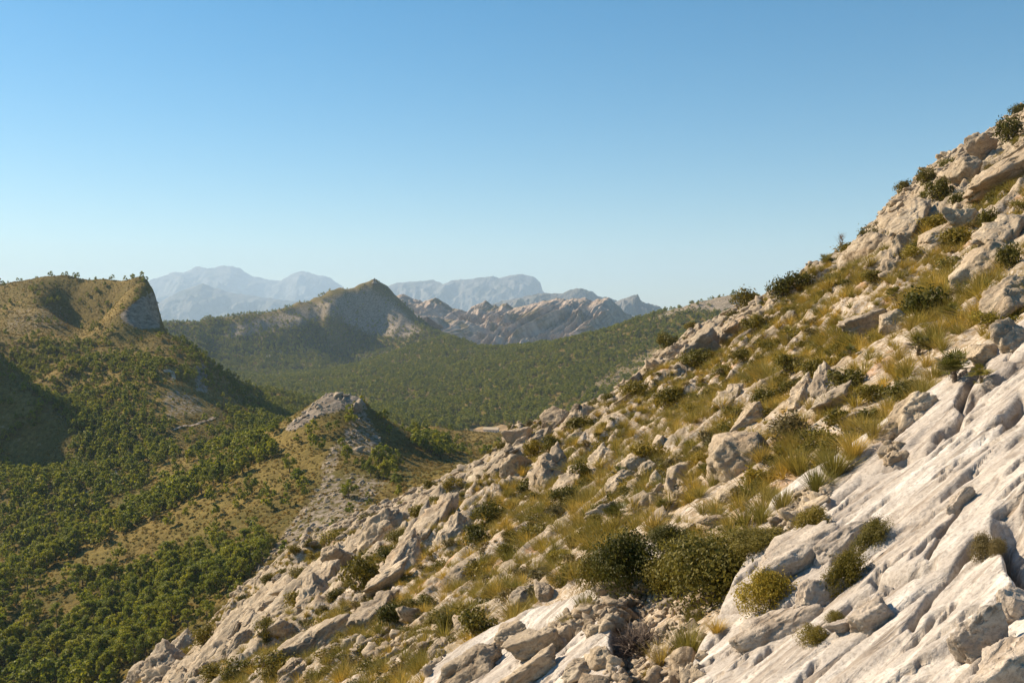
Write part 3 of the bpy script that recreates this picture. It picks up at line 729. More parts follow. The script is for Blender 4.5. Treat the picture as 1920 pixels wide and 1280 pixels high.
def rock_mesh(name, seed, sub, cut=13, ftr=1.0, flat=0.0, st=1.0):
    """A fissured limestone block about 2 m across: cut planes, worn edges, bedding grooves."""
    r = np.random.default_rng(seed)
    d, tri = ICO[sub]
    n = r.normal(size=(cut, 3)); n /= np.linalg.norm(n, axis=1)[:, None]
    n = np.concatenate([n, [[0, 0, 1], [0, 0, -1]]]); hh = np.concatenate([r.uniform(0.62, 1.0, cut), [0.8 - flat, 1.0]])
    dot = np.maximum(d @ n.T, 0) / hh
    rad = 1.0 / np.maximum((dot ** 26).sum(1) ** (1 / 26), 0.55)
    p = d * rad[:, None] * np.array([1, 1, st])
    off = r.uniform(-50, 50, 3)
    p = p * (1 + (0.13 if st == 1 else 0.10) * fbm(p * 1.3 + off, 3, 0.5, seed=seed)[:, None])
    if st > 1: p[:, :2] *= (1 + 0.16 * ridged(p * np.array([0.9, 0.9, 0.7]) + off, 3, 0.5, seed=seed + 60) - 0.12)[:, None]
    if sub > 2:
        b = np.array([0.45, 0.25, 0.85]) + r.normal(size=3) * 0.25; b /= np.linalg.norm(b)
        s = p @ b + 0.16 * gnoise(p * 1.6 + off, seed + 3)
        k = r.uniform(1.6, 2.6); fr = (s * k + r.uniform(0, 1)) % 1.0
        g = np.exp(-((fr - 0.5) / 0.045) ** 2) * smooth(-0.3, 0.5, gnoise(p * 1.2 + off + 9, seed + 4))
        c = np.array([0.8, -0.3, -0.3]) + r.normal(size=3) * 0.3; c /= np.linalg.norm(c)
        s2 = p @ c + 0.2 * gnoise(p * 1.3 + off + 4, seed + 7)
        fr2 = (s2 * r.uniform(0.9, 1.7) + r.uniform(0, 1)) % 1.0
        g2 = np.exp(-((fr2 - 0.5) / 0.035) ** 2) * smooth(-0.2, 0.4, gnoise(p * 1.4 + off + 19, seed + 8))
        lo = np.floor(s * k); ledge = ((lo * 0.37) % 1.0 - 0.5) * 0.10
        b3 = np.cross(b, c); b3 /= np.linalg.norm(b3)
        s3 = p @ (c * 0.8 + b3 * 0.6) + 0.15 * gnoise(p * 2.1 + off + 14, seed + 11)
        fr3 = (s3 * r.uniform(2.2, 3.4)) % 1.0
        g2 = g2 + 0.55 * np.exp(-((fr3 - 0.5) / 0.05) ** 2) * smooth(0.0, 0.4, gnoise(p * 1.8 + off + 29, seed + 12))
        fine = 0.035 * ridged(p * 4 + off, 3, 0.6, seed=seed + 5) + 0.02 * fbm(p * 11 + off, 3, 0.6, seed=seed + 6)
        p = p * (1 - ftr * (0.11 * g + 0.12 * g2) + ftr * ledge + fine)[:, None]
    return new_mesh(name, p / np.array([1, 1, st]), tris=tri, smooth_shade=sub > 2)

def leaf_quads(c, nrm, size, asp, r):
    n = len(c)
    a = r.normal(size=(n, 3)); t = np.cross(nrm, a); t /= np.linalg.norm(t, axis=1)[:, None] + 1e-9
    b = np.cross(nrm, t)
    L = (size * r.uniform(0.7, 1.3, n))[:, None]; W = L * asp
    v = np.stack([c - t * L * 0.5, c + b * W * 0.5, c + t * L * 0.5, c - b * W * 0.5], 1).reshape(-1, 3)
    q = np.arange(n * 4).reshape(-1, 4)
    return v, q

def crown_mesh(name, seed, lumps, nleaf, size, asp, up=0.2, inner=0.55, jit=0.55):
    r = np.random.default_rng(seed)
    lc = np.array([l[:3] for l in lumps]); lr = np.array([l[3] for l in lumps])
    pk = r.choice(len(lumps), nleaf, p=lr ** 2 / (lr ** 2).sum())
    d = r.normal(size=(nleaf, 3)); d[:, 2] += up; d /= np.linalg.norm(d, axis=1)[:, None]
    rr = lr[pk] * r.uniform(inner, 1.05, nleaf)
    rr *= np.where(r.uniform(0, 1, nleaf) < 0.14, r.uniform(1.0, 1.38, nleaf), 1.0)
    rr *= 1 + 0.42 * gnoise(d * 2.2 + pk[:, None] * 3.1, seed)
    c = lc[pk] + d * rr[:, None] * np.array([1, 1, 0.85])
    nr = d + r.normal(size=(nleaf, 3)) * jit; nr /= np.linalg.norm(nr, axis=1)[:, None]
    v, q = leaf_quads(c, nr, size, asp, r)
    return new_mesh(name, v, quads=q, smooth_shade=False)

def tubes_mesh(name, segs, sides=5):
    V, Qs = [], []; base = 0
    for p0, p1, r0, r1 in segs:
        p0 = np.array(p0, float); p1 = np.array(p1, float); ax = p1 - p0; ax /= np.linalg.norm(ax) + 1e-9
        a = np.cross(ax, [0.31, 0.77, 0.55]); a /= np.linalg.norm(a); b = np.cross(ax, a)
        th = np.arange(sides) * 2 * math.pi / sides
        ring = np.cos(th)[:, None] * a + np.sin(th)[:, None] * b
        V += [p0 + ring * r0, p1 + ring * r1]
        for k in range(sides):
            Qs.append((base + k, base + (k + 1) % sides, base + sides + (k + 1) % sides, base + sides + k))
        base += 2 * sides
    return new_mesh(name, np.concatenate(V), quads=Qs)

def shrub_meshes(seed, nleaf, size, asp=0.5, lumpn=9, flat=0.75):
    r = np.random.default_rng(seed)
    lumps = []
    for k in range(lumpn):
        a = r.uniform(0, 2 * math.pi); q = 0.36 * math.sqrt(r.uniform(0, 1)); rad = r.uniform(0.14, 0.25)
        lumps.append((q * math.cos(a), q * math.sin(a), (0.30 + 0.36 * (1 - (q / 0.38) ** 2) * r.uniform(0.4, 1.0)) * flat, rad))
    lumps += [(r.uniform(-0.1, 0.1), r.uniform(-0.1, 0.1), 0.16 * flat, 0.33), (0.12, 0.05, 0.2 * flat, 0.3)]
    cr = crown_mesh('foliage', seed, lumps, nleaf, size, asp, 0.3, 0.5)
    segs = []
    for l in lumps[:6]:
        m = np.array(l[:3]) * 0.5 + r.normal(size=3) * 0.03
        segs += [((0, 0, -0.15), m, 0.018, 0.012), (m, l[:3], 0.012, 0.005)]
    return cr, tubes_mesh('stems', segs, 4)

def tuft_mesh(name, seed, n, spread=0.5, width=0.016, droop=0.5):
    r = np.random.default_rng(seed)
    a = r.uniform(0, 2 * math.pi, n); lean = r.uniform(0.05, spread, n) ; L = r.uniform(0.55, 1.1, n)
    o = np.stack([np.cos(a), np.sin(a), np.zeros(n)], 1)
    base = o * (r.uniform(0, 0.13, n))[:, None]; base[:, 2] = -0.08
    side = np.stack([-np.sin(a), np.cos(a), np.zeros(n)], 1) + r.normal(size=(n, 3)) * 0.4
    side /= np.linalg.norm(side, axis=1)[:, None]
    rows = []
    for t, w in ((0, 1.0), (0.45, 0.85), (0.8, 0.5), (1.0, 0.08)):
        p = base + o * (lean * L * (t + droop * t * t))[:, None]
        p[:, 2] += L * (t - 0.45 * droop * lean * 2 * t * t)
        rows.append(np.stack([p - side * width * w, p + side * width * w], 1))
    v = np.stack(rows, 1).reshape(-1, 3)
    b = np.arange(n)[:, None] * 8
    q = np.concatenate([b + np.array([[0, 1, 3, 2]]), b + np.array([[2, 3, 5, 4]]), b + np.array([[4, 5, 7, 6]])])
    return new_mesh(name, v, quads=q, smooth_shade=False)

def palm_meshes(seed, fans=24):
    r = np.random.default_rng(seed)
    V, Qd, segs = [], [], []; V2, Q2 = [], []
    for k in range(fans):
        az = r.uniform(0, 2 * math.pi); el = r.uniform(0.05, 1.35); L = r.uniform(0.22, 0.42)
        dr = np.array([math.cos(az) * math.cos(el), math.sin(az) * math.cos(el), math.sin(el)])
        root = np.array([r.uniform(-.12, .12), r.uniform(-.12, .12), r.uniform(0.05, 0.28)])
        tip = root + dr * L
        segs.append((root, tip, 0.008, 0.005))
        up = np.cross(dr, [-math.sin(az), math.cos(az), 0]); up /= np.linalg.norm(up); sd = np.cross(up, dr)
        nl = 15; fl = r.uniform(0.2, 0.32); dead = el < 0.25 and r.uniform() < 0.6
        for j in range(nl):
            th = (j / (nl - 1) - 0.5) * 3.6
            ld = dr * math.cos(th) + sd * math.sin(th) + up * (0.25 * abs(th) * r.uniform(0.5, 1.2)); ld /= np.linalg.norm(ld)
            wd = np.cross(ld, up); wd /= np.linalg.norm(wd) + 1e-9
            e = tip + ld * fl * r.uniform(0.85, 1.1); m = tip + ld * fl * 0.55
            vv, qq = (V2, Q2) if dead else (V, Qd)
            b = len(vv); vv += [tip, m + wd * 0.014, e - up * 0.03, m - wd * 0.014]; qq.append((b, b + 1, b + 2, b + 3))
    if not Q2: V2, Q2 = [(0, 0, 0), (.02, 0, .05), (0, 0, .1), (-.02, 0, .05)], [(0, 1, 2, 3)]
    fr = new_mesh('fronds', np.array(V), quads=Qd, smooth_shade=False)
    dd = new_mesh('dead_fronds', np.array(V2), quads=Q2, smooth_shade=False)
    segs += [((0, 0, -0.2), (0.02, 0.01, 0.2), 0.055, 0.065), ((0.02, 0.01, 0.2), (0.03, 0.0, 0.34), 0.065, 0.03)]
    return fr, dd, tubes_mesh('trunk', segs, 5)

def pine_meshes(seed, nleaf, size, tall):
    """A pine 1 m high; tall 0..1 goes from umbrella-shaped to pointed."""
    r = np.random.default_rng(seed)
    lumps, segs = [], []
    bend = r.normal(size=2) * 0.05
    prev = np.array([0, 0, -0.06])
    for k in range(1, 5):
        p = np.array([bend[0] * (k / 4) ** 2, bend[1] * (k / 4) ** 2, 0.85 * k / 4])
        segs.append((prev, p, 0.034 * (1 - (k - 1) / 4.6), 0.034 * (1 - k / 4.6))); prev = p
    for k in range(17):
        h = r.uniform(0.30, 0.95)
        wid = (0.34 * (1 - ((h - 0.52) / 0.5) ** 2 * 0.9)) * (1 - 0.45 * tall * max(0, h - 0.4) / 0.55)
        a = k * 2.4 + r.uniform(-.4, .4); q = wid * r.uniform(0.45, 1.0)
        c = (q * math.cos(a) + bend[0] * h, q * math.sin(a) + bend[1] * h, h)
        lumps.append((*c, r.uniform(0.085, 0.145)))
        segs.append(((bend[0] * h * h, bend[1] * h * h, h * 0.78), c, 0.010, 0.004))
    lumps.append((bend[0], bend[1], 0.95, 0.09))
    return crown_mesh('crown', seed, lumps, nleaf, size, 0.55, 0.35, 0.35), tubes_mesh('trunk', segs, 5)

# scatter of many small alike things as ONE object of kind stuff
def scatter(name, pts, rots, scl, idx, meshes, mat, label=None, cat=None):
    src = bpy.data.collections.new(name + '_kinds')
    for k, m in enumerate(meshes):
        if not m.materials: m.materials.append(mat)
        o = bpy.data.objects.new(f'{name}_kind_{k:02d}', m); src.objects.link(o)
    me = bpy.data.meshes.new(name)
    me.vertices.add(len(pts)); me.vertices.foreach_set('co', np.asarray(pts, dtype=np.float32).reshape(-1))
    add_attr(me, 'rot', np.asarray(rots, dtype=np.float32), 'FLOAT_VECTOR')
    add_attr(me, 'scl', np.asarray(scl, dtype=np.float32), 'FLOAT_VECTOR')
    add_attr(me, 'idx', np.asarray(idx, dtype=np.int32), 'INT')
    ng = bpy.data.node_groups.new(name, 'GeometryNodeTree')
    ng.interface.new_socket('Geometry', in_out='INPUT', socket_type='NodeSocketGeometry')
    ng.interface.new_socket('Geometry', in_out='OUTPUT', socket_type='NodeSocketGeometry')
    n, l = ng.nodes, ng.links
    gi, go = n.new('NodeGroupInput'), n.new('NodeGroupOutput')
    iop = n.new('GeometryNodeInstanceOnPoints'); ci = n.new('GeometryNodeCollectionInfo')
    ci.inputs['Collection'].default_value = src
    ci.inputs['Separate Children'].default_value = True; ci.inputs['Reset Children'].default_value = True
    def na(nm, t):
        x = n.new('GeometryNodeInputNamedAttribute'); x.data_type = t; x.inputs['Name'].default_value = nm
        return x.outputs['Attribute']
    e2r = n.new('FunctionNodeEulerToRotation')
    l.new(na('rot', 'FLOAT_VECTOR'), e2r.inputs[0])
    l.new(gi.outputs[0], iop.inputs['Points']); l.new(ci.outputs[0], iop.inputs['Instance'])
    iop.inputs['Pick Instance'].default_value = True
    l.new(na('idx', 'INT'), iop.inputs['Instance Index'])
    l.new(e2r.outputs[0], iop.inputs['Rotation']); l.new(na('scl', 'FLOAT_VECTOR'), iop.inputs['Scale'])
    l.new(iop.outputs[0], go.inputs[0])
    o = link(name, me)
    md = o.modifiers.new('scatter', 'NODES'); md.node_group = ng
    return tag(o, label, cat, kind='stuff')

def thing(name, loc, rot, scale, parts, label, cat, group=None):
    """An Empty at the base with its parts (name, mesh, material)."""
    o = bpy.data.objects.new(name, None); COL.objects.link(o)
    o.empty_display_size = 0.2
    o.location = loc; o.rotation_euler = rot; o.scale = scale
    for nm, me, mt in parts: link(nm, me, mt, o)
    return tag(o, label, cat, group)

# ------------------------------------------------------------------ where on the near slope
_sx = np.array([p[0] for p in SIL]); _sy = np.array([p[1] for p in SIL])
def zone(px, py):
    """A place on the near slope that one can find in the photograph."""
    up = py - np.interp(px, _sx, _sy)
    if px > 1480:
        if up < 45: return 'on the upper right skyline'
        if py < 480: return 'on the steep upper right face'
        if py < 640: return 'below the steep right face'
        return 'just above the pale slab'
    if px > 1080:
        if up < 40: return 'on the skyline by the valley'
        if py < 780: return 'above the big rounded boulder'
        if px > 1300: return 'around the big rounded boulder'
        if py < 1000: return 'left of the big boulder'
        return 'among the lower middle rocks'
    if px > 700:
        if up < 40: return 'on the edge below the house'
        if py < 1060: return 'around the tall ribbed outcrop'
        return 'below the tall ribbed outcrop'
    if up < 45: return 'on the lower left edge'
    return 'at the lower left foot'

ORD = ['leftmost', 'second from the left', 'third from the left', 'fourth from the left', 'fifth from the left', 'sixth from the left', 'seventh from the left', 'eighth from the left', 'ninth from the left', 'tenth from the left', 'eleventh from the left', 'twelfth from the left', 'thirteenth from the left', 'fourteenth from the left', 'fifteenth from the left']
ROLL = {}
def enrol(o, what, where, cat, px, plural):
    """Label later: a thing among its like is told apart by its order, as long as one can count them."""
    o['category'] = cat
    ROLL.setdefault((what, where, plural), []).append((px, o))
def label_roll():
    for (what, where, plural), lst in ROLL.items():
        lst.sort(key=lambda t: t[0])
        for k, (px, o) in enumerate(lst):
            o['group'] = f'{plural} {where}'
            o['label'] = f'{what} {where}' if len(lst) == 1 or len(lst) > 15 else f'{what} {where}, {ORD[k]}'

# ================================================================== ROCKS
ROCKS = [rock_mesh('boulder', 100 + k, 5, 9 + k % 6) for k in range(12)]
RIBS = [rock_mesh('boulder', 200 + k, 5, 11 + k, st=2.6) for k in range(4)]
SMALL = [rock_mesh('stone', 300 + k, 3, 10) for k in range(8)]

def rock_at(px, py, w, h, tilt, k, label, name='boulder', group=None, mats=None, depth=None, sink=0.18, yaw=0.0, thick=0.9):
    """A block seen at photo pixel (px, py), w by h pixels, its long side tilted by so many degrees."""
    b = TN.hit(px, py + 0.30 * h)
    if b is None: b = TN.hit(px, py + 0.6 * h)
    D = b[1] if depth is None else depth
    c = P(px, py, D); mpp = D / F
    sx, sz = w * mpp * 0.56, h * mpp * 0.56
    t = math.radians(tilt)
    R = Matrix.Rotation(-t, 3, 'Y') @ Matrix.Rotation(yaw, 3, 'Z')
    o = link(name, ROCKS[k % len(ROCKS)] if mats is None else mats, M['rock'])
    if h > 1.25 * w and mats is None:
        o.data = RIBS[k % 4]
        if not o.data.materials: o.data.materials.append(M['rock'])
    if h > 1.25 * w and mats is None:      # a rib: its long axis lies along the slope
        ln = math.radians(90 + tilt)
        ex = 0.5 * h / math.tan(ln); b0 = TN.hit(px - ex, py + 0.5 * h); b1 = None
        for q in range(12):
            b1 = TN.hit(px + ex * (1 - q / 8), py - 0.5 * h * (1 - q / 8))
            if b1 is not None: break
        hm = h * mpp
        dd = min(max(b1[1] - b0[1], 0.0), 1.6 * hm) if b1 is not None and b0 is not None else 0.5 * hm
        D0 = b0[1] if b0 is not None else D
        p0 = P(px - ex, py + 0.5 * h, D0); p1 = P(px + ex, py - 0.5 * h, D0 + dd)
        ax = Vector(p1 - p0); half = ax.length * 0.5; zx = ax.normalized()
        xx = Vector((1, 0, 0)) - zx * zx.x; xx.normalize(); yy = zx.cross(xx)
        o.rotation_euler = Matrix((xx, yy, zx)).transposed().to_euler()
        wm = w * D0 / F * 0.66
        o.scale = (wm, wm * 0.9, half * 0.98)
        o.location = 0.5 * (p0 + p1) + np.array([0, 0.35 * wm, -0.45 * wm])
        return tag(o, label, 'rock', group)
    o.rotation_euler = R.to_euler()
    o.scale = (sx, thick * (sx * sz) ** 0.5, sz)
    o.location = (c[0], c[1] + 0.25 * sx, c[2] - sink * sz)
    return tag(o, label, 'rock', group)

# blocks one can single out in the photograph: (px, py, w, h, tilt, label)
BLOCKS = [
 (1392, 852, 128, 104, 12, 'big rounded pale boulder with a flat sloping top in mid slope', 0.0),
 (1632, 606, 62, 58, 30, 'left half of the split grey boulder on the upper grassy slope', 0.0),
 (1672, 606, 52, 52, 35, 'right half of the split grey boulder on the upper grassy slope', 0.0),
 (1862, 486, 112, 84, 46, 'tall pale rock face with a rounded shoulder near the right edge', 0.0),
 (1892, 560, 112, 82, 40, 'broad smooth rock bulge at the right edge above the yellow-green shrub', 0.0),
 (1815, 315, 60, 58, 20, 'cracked square block high on the steep rocky face', 0.0),
 (1848, 278, 44, 50, 60, 'rounded knob under the skyline on the steep rocky face', 0.0),
 (1790, 332, 40, 34, 15, 'dark-bellied overhanging block on the steep rocky face', 0.0),
 (1880, 330, 120, 66, 38, 'long smooth rock slab high at the right edge', 0.0),
 (1722, 398, 46, 92, 68, 'tall fluted rock rib on the steep rocky face', 0.0),
 (1810, 408, 46, 50, 55, 'smooth grey egg-shaped rock low on the steep rocky face', 0.0),
 (1683, 494, 42, 58, 75, 'upright pale tooth of rock with a dark hollow beside it', 0.0),
 (1770, 440, 90, 44, 33, 'long low rock bench on the lower steep rocky face', 0.0),
 (1895, 420, 60, 80, 60, 'narrow pale rib close to the right edge', 0.0),
 (1848, 661, 64, 44, 8, 'grey streaked boulder half buried beside the top of the pale slab', 0.0),
 (1905, 628, 50, 60, 30, 'pale rounded rock at the right edge on top of the slab', 0.0),
 (1712, 770, 78, 62, 48, 'rock shoulder with a dark hole at the upper rim of the slab', 0.0),
 (1668, 812, 56, 44, 40, 'wrinkled rock below the dark hole at the slab rim', 0.0),
 (1328, 644, 56, 54, 45, 'blocky outcrop on the skyline right of the valley', 0.0),
 (1292, 660, 36, 42, 60, 'left knob of the blocky outcrop on the skyline', 0.0),
 (1372, 618, 44, 36, 35, 'right knob of the blocky outcrop on the skyline', 0.0),
 (1260, 662, 36, 34, 50, 'low rock at the foot of the skyline outcrop', 0.0),
 (978, 816, 38, 46, 70, 'pointed rock standing just right of the valley house', 0.0),
 (966, 872, 58, 58, 50, 'tall pale outcrop edge below the valley house', 0.0),
 (1036, 878, 66, 92, 62, 'fissured grey outcrop right of the pale edge below the house', 0.0),
 (1078, 890, 40, 70, 72, 'narrow column beside the fissured grey outcrop', 0.0),
 (1127, 858, 36, 60, 80, 'small tower-like rock with a dark cleft in mid slope', 0.0),
 (1053, 780, 36, 40, 55, 'tilted rock on the edge right of the pointed rock', 0.0),
 (1160, 905, 60, 40, 40, 'broken low rock left of the big rounded boulder', 0.0),
 (1218, 880, 44, 40, 50, 'jagged rock a little left of the big rounded boulder', 0.0),
 (1506, 735, 34, 84, 72, 'slim upright slab of rock above the big rounded boulder', 0.0),
 (1549, 712, 34, 74, 78, 'upright pale slab right of the slim upright slab', 0.0),
 (1560, 750, 60, 44, 38, 'sloping rock under the two upright slabs', 0.0),
 (1376, 735, 36, 60, 65, 'grey pillar of rock above and left of the big boulder', 0.0),
 (1416, 775, 54, 40, 40, 'lumpy rock right above the big rounded boulder', 0.0),
 (1600, 780, 46, 20, 30, 'small sloping rock in the grass above the slab', 0.0),
 (782, 1002, 52, 140, 60, 'long front rib of the tall ribbed outcrop left of centre', 0.0),
 (828, 955, 46, 104, 56, 'upper rib of the tall ribbed outcrop left of centre', 0.0),
 (752, 1045, 44, 120, 58, 'lower left rib of the tall ribbed outcrop', 0.0),
 (852, 1000, 44, 84, 52, 'right shoulder of the tall ribbed outcrop', 0.0),
 (884, 966, 36, 58, 55, 'small rib right of the tall ribbed outcrop', 0.0),
 (612, 1072, 40, 76, 62, 'dark-backed standing rock left of the ribbed outcrop', 0.0),
 (640, 1048, 40, 50, 50, 'rounded rock behind the dark-backed standing rock', 0.0),
 (585, 1105, 34, 70, 68, 'leaning narrow rock at the left of the slope', 0.0),
 (720, 1090, 70, 44, 38, 'low bench of rock under the ribbed outcrop', 0.0),
 (715, 1130, 56, 84, 55, 'sloping rib with a rounded foot below the ribbed outcrop', 0.0),
 (340, 1206, 36, 62, 60, 'highest block of the outcrop at the lower left corner', 0.0),
 (306, 1236, 48, 70, 55, 'middle block of the outcrop at the lower left corner', 0.0),
 (262, 1262, 56, 46, 40, 'lowest block of the outcrop at the lower left corner', 0.0),
 (522, 1178, 54, 40, 45, 'long smooth rock with a dark side at the lower left', 0.0),
 (470, 1160, 22, 34, 70, 'small dark standing stone at the lower left', 0.0),
 (860, 1080, 90, 48, 50, 'slanting rock bench in the lower middle slope', 0.0),
 (984, 1117, 52, 46, 15, 'smooth cream boulder left of the dark shrub', 0.0),
 (1020, 1110, 36, 40, 40, 'rock leaning on the smooth cream boulder', 0.0),
 (1172, 1100, 54, 42, 10, 'pale block sitting in front of the dark shrub', 0.0),
 (1222, 1085, 104, 62, 36, 'white sloping rock under the large olive shrub', 0.0),
 (1110, 1048, 44, 26, 35, 'pair of small pale rocks above the dark shrub, right one', 0.0),
 (1066, 1058, 26, 22, 20, 'pair of small pale rocks above the dark shrub, left one', 0.0),
 (1290, 998, 44, 36, 15, 'pale block at the upper left of the large olive shrub', 0.0),
 (1345, 975, 60, 26, 6, 'low flat rock along the top of the large olive shrub', 0.0),
 (1370, 930, 60, 36, 36, 'sloping rock in the grass under the big rounded boulder', 0.0),
 (1010, 1205, 80, 58, 30, 'streaked block with an orange corner at the lower middle', 0.0),
 (950, 1195, 70, 50, 30, 'long block left of the orange-cornered block', 0.0),
 (900, 1240, 96, 70, 28, 'dark-fronted slab at the bottom middle', 0.0),
 (1090, 1255, 60, 50, 10, 'brown-faced rounded rock at the bottom middle', 0.0),
 (1130, 1235, 56, 56, 30, 'pale rock right of the brown-faced rock', 0.0),
 (1010, 1250, 90, 50, 34, 'white slab left of the brown-faced rock', 0.0),
]
placed = []
for k, (px, py, w, h, tl, lab, yw) in enumerate(BLOCKS):
    o = rock_at(px, py, w, h, -(90 - tl) * 0.8 if h > w else tl * 0.8, k * 5 + 1, lab, yaw=0.3 * math.sin(k * 2.3), thick=0.7 if h > 1.5 * w else 0.9, sink=0.2)
    placed.append((px, py, max(w, h)))

# ledges that stand out of the near slab
LEDGES = [
 (1500, 1045, 190, 78, 24, 'thick slab ledge with a dark undercut behind the yellow-green bush', 3, 0.75),
 (1590, 1010, 130, 70, 34, 'upper end of the slab ledge under the hanging dark shrub', 7, 0.7),
 (1455, 1180, 190, 74, 30, 'pale wedge of slab with a shaded right edge at the bottom', 5, 0.6),
 (1535, 1110, 80, 84, 50, 'rough fluted block between the ledge and the pale wedge', 2, 0.7),
 (1645, 1150, 84, 74, 20, 'raised block with a dark notch in the middle of the slab', 9, 0.8),
 (1600, 1172, 50, 30, 10, 'small smooth lump left of the raised block', 4, 0.8),
 (1850, 1185, 84, 110, 42, 'thick slab edge with a shaded front above the bottom right block', 10, 0.5),
 (1900, 1250, 130, 110, 34, 'white block in the bottom right corner', 6, 0.8),
 (1905, 1130, 60, 90, 50, 'dark recessed rock in the crack at the right edge', 8, 0.7),
 (1812, 930, 50, 44, 50, 'small scab of rock standing out of the upper slab', 11, 0.5),
]
LM = {k: rock_mesh('rock_ledge', 520 + k, 5, 10 + k % 5, 0.8) for k in range(2, 12)}
for (px, py, w, h, tl, lab, k, th) in LEDGES:
    o = rock_at(px, py, w, h, tl, k, lab, name='rock_ledge', mats=LM[k], thick=th, sink=0.35, yaw=0.2 * math.sin(k))
    o.data.materials.clear(); o.data.materials.append(M['rock_near'])

# further blocks scattered on the slope
def slope_points(n, ymin, ymax, seed):
    r = np.random.default_rng(seed)
    y = np.sqrt(r.uniform(ymin ** 2, ymax ** 2, n)); u = r.uniform(-0.53, 0.53, n)
    x = u * y; z = TN.h(x, y)
    return x, y, z, r
x, y, z, r = slope_points(52000, 12, 140, 11)
cl = gnoise(xy0(x * 0.94 + y * 0.34, -x * 0.34 + y * 0.94, 1 / 9, 1 / 4.2), 63) + 0.5 * gnoise(xy0(x, y, 1 / 2.6, 1 / 1.6), 64)
rk = TN.attr('rock', x, y); slb = TN.attr('slab', x, y)
px, py = pix(x, y, z)
size = 0.17 * (1 - r.uniform(0, 1, len(x))) ** (-1 / 2.0); size = np.minimum(size, 1.15)
upx = py - np.interp(px, _sx, _sy)
size = np.where(upx < 45, np.minimum(size, 0.45), size)
keep = (slb < 0.1) & (r.uniform(0, 1, len(x)) < smooth(0.30, 0.62, rk) * smooth(-0.25, 0.35, cl)) & (py < 1290) & (py > 150) & (px > -20) & (px < 1940) & TN.vis(x, y, z + size * 0.8)
keep &= ~((y < 25) & (size > 0.35))
x, y, z, px, py, size, upx_ = (a[keep] for a in (x, y, z, px, py, size, upx))
spx = size * F / y
o_ = np.argsort(-spx)
free = []
for i in o_:
    ok = all((px[i] - q[0]) ** 2 + (py[i] - q[1]) ** 2 > (0.36 * q[2] + 0.30 * spx[i]) ** 2 for q in placed)
    if not ok: continue
    free.append(i)
    if spx[i] > 9: placed.append((px[i], py[i], spx[i] * 1.5))
    if len(free) > 9000: break
big, rest, nsk = [], [], 0
for i in free:
    sk = upx_[i] < 45
    if len(big) < 225 and (not sk or nsk < 50): big.append(i); nsk += sk
    else: rest.append(i)
for j, i in enumerate(big):
    s = float(size[i]); form = j % 3
    el, ez, word = ((1.5, 0.75, 'long'), (1.0, 0.95, 'blocky'), (0.8, 1.35, 'upright'))[form]
    el *= float(r.uniform(0.85, 1.2)); ez *= float(r.uniform(0.85, 1.15))
    o = link('boulder', ROCKS[j % 12], M['rock'])
    o.location = (x[i], y[i], z[i] - 0.15 * s * ez)
    o.rotation_euler = (r.uniform(-.3, .3), math.radians(-float(r.normal(34, 12)) * (1, 0.8, -0.4)[form]), r.uniform(-0.6, 0.6))
    o.scale = (s * el, s * r.uniform(0.7, 1.1), s * ez)
    enrol(o, f"{word} {'larger' if spx[i] > 22 else 'small'} pale rock", zone(px[i], py[i]), 'rock', px[i], f"{word} {'larger' if spx[i] > 22 else 'small'} rocks")
i = np.array(rest)
sc = size[i][:, None] * np.stack([r.uniform(0.9, 1.7, len(i)), r.uniform(0.7, 1.1, len(i)), r.uniform(0.6, 1.1, len(i))], 1)
rt = np.stack([r.uniform(-.4, .4, len(i)), np.radians(-r.normal(28, 20, len(i))), r.uniform(-1, 1, len(i))], 1)
scatter('loose_stones', np.stack([x[i], y[i], z[i] - 0.05 * size[i]], 1), rt, sc, r.integers(0, 8, len(i)), SMALL, M['rock'],
        'loose pale stones strewn over the near slope', 'stones')
# scree in the pockets between the slabs
def scree(polys, n, s0, s1, seed):
    r = np.random.default_rng(seed); out = []
    for poly, k in polys:
        xs = [p[0] for p in poly]; ys = [p[1] for p in poly]
        c = 0
        while c < k * n:
            a, b = r.uniform(min(xs), max(xs)), r.uniform(min(ys), max(ys))
            c += 1
            if inpoly(np.array([a]), np.array([b]), poly)[0] < 0: continue
            h = TN.hit(a, b)
            if h is not None: out.append(h)
    out = np.array(out); m = len(out)
    s = r.uniform(s0, s1, m) ** 1.0 * np.where(r.uniform(0, 1, m) < 0.15, 2.0, 1.0)
    return out, s, r
pp, s, r = scree([([(1120, 1290), (1160, 1190), (1230, 1090), (1290, 1130), (1330, 1200), (1300, 1290)], 1.0), ([(1455, 985), (1500, 930), (1560, 900), (1570, 920), (1520, 960), (1480, 990)], 0.9),
                  ([(1020, 1190), (1100, 1130), (1190, 1130), (1190, 1165), (1100, 1195)], 0.8), ([(1655, 845), (1690, 830), (1700, 860), (1660, 880)], 0.12),
                  ([(1180, 960), (1290, 860), (1330, 890), (1240, 980)], 0.7), ([(660, 1220), (760, 1130), (860, 1200), (800, 1270)], 0.7)], 420, 0.018, 0.055, 12)
s = s * np.clip(pp[:, 1] / 13, 1, 2.5)
m = len(pp)
scatter('scree', pp, r.uniform(-1, 1, (m, 3)), s[:, None] * r.uniform(0.7, 1.4, (m, 3)), r.integers(0, 8, m), SMALL, M['rock'], 'fine broken scree in the pockets between the slabs', 'scree')

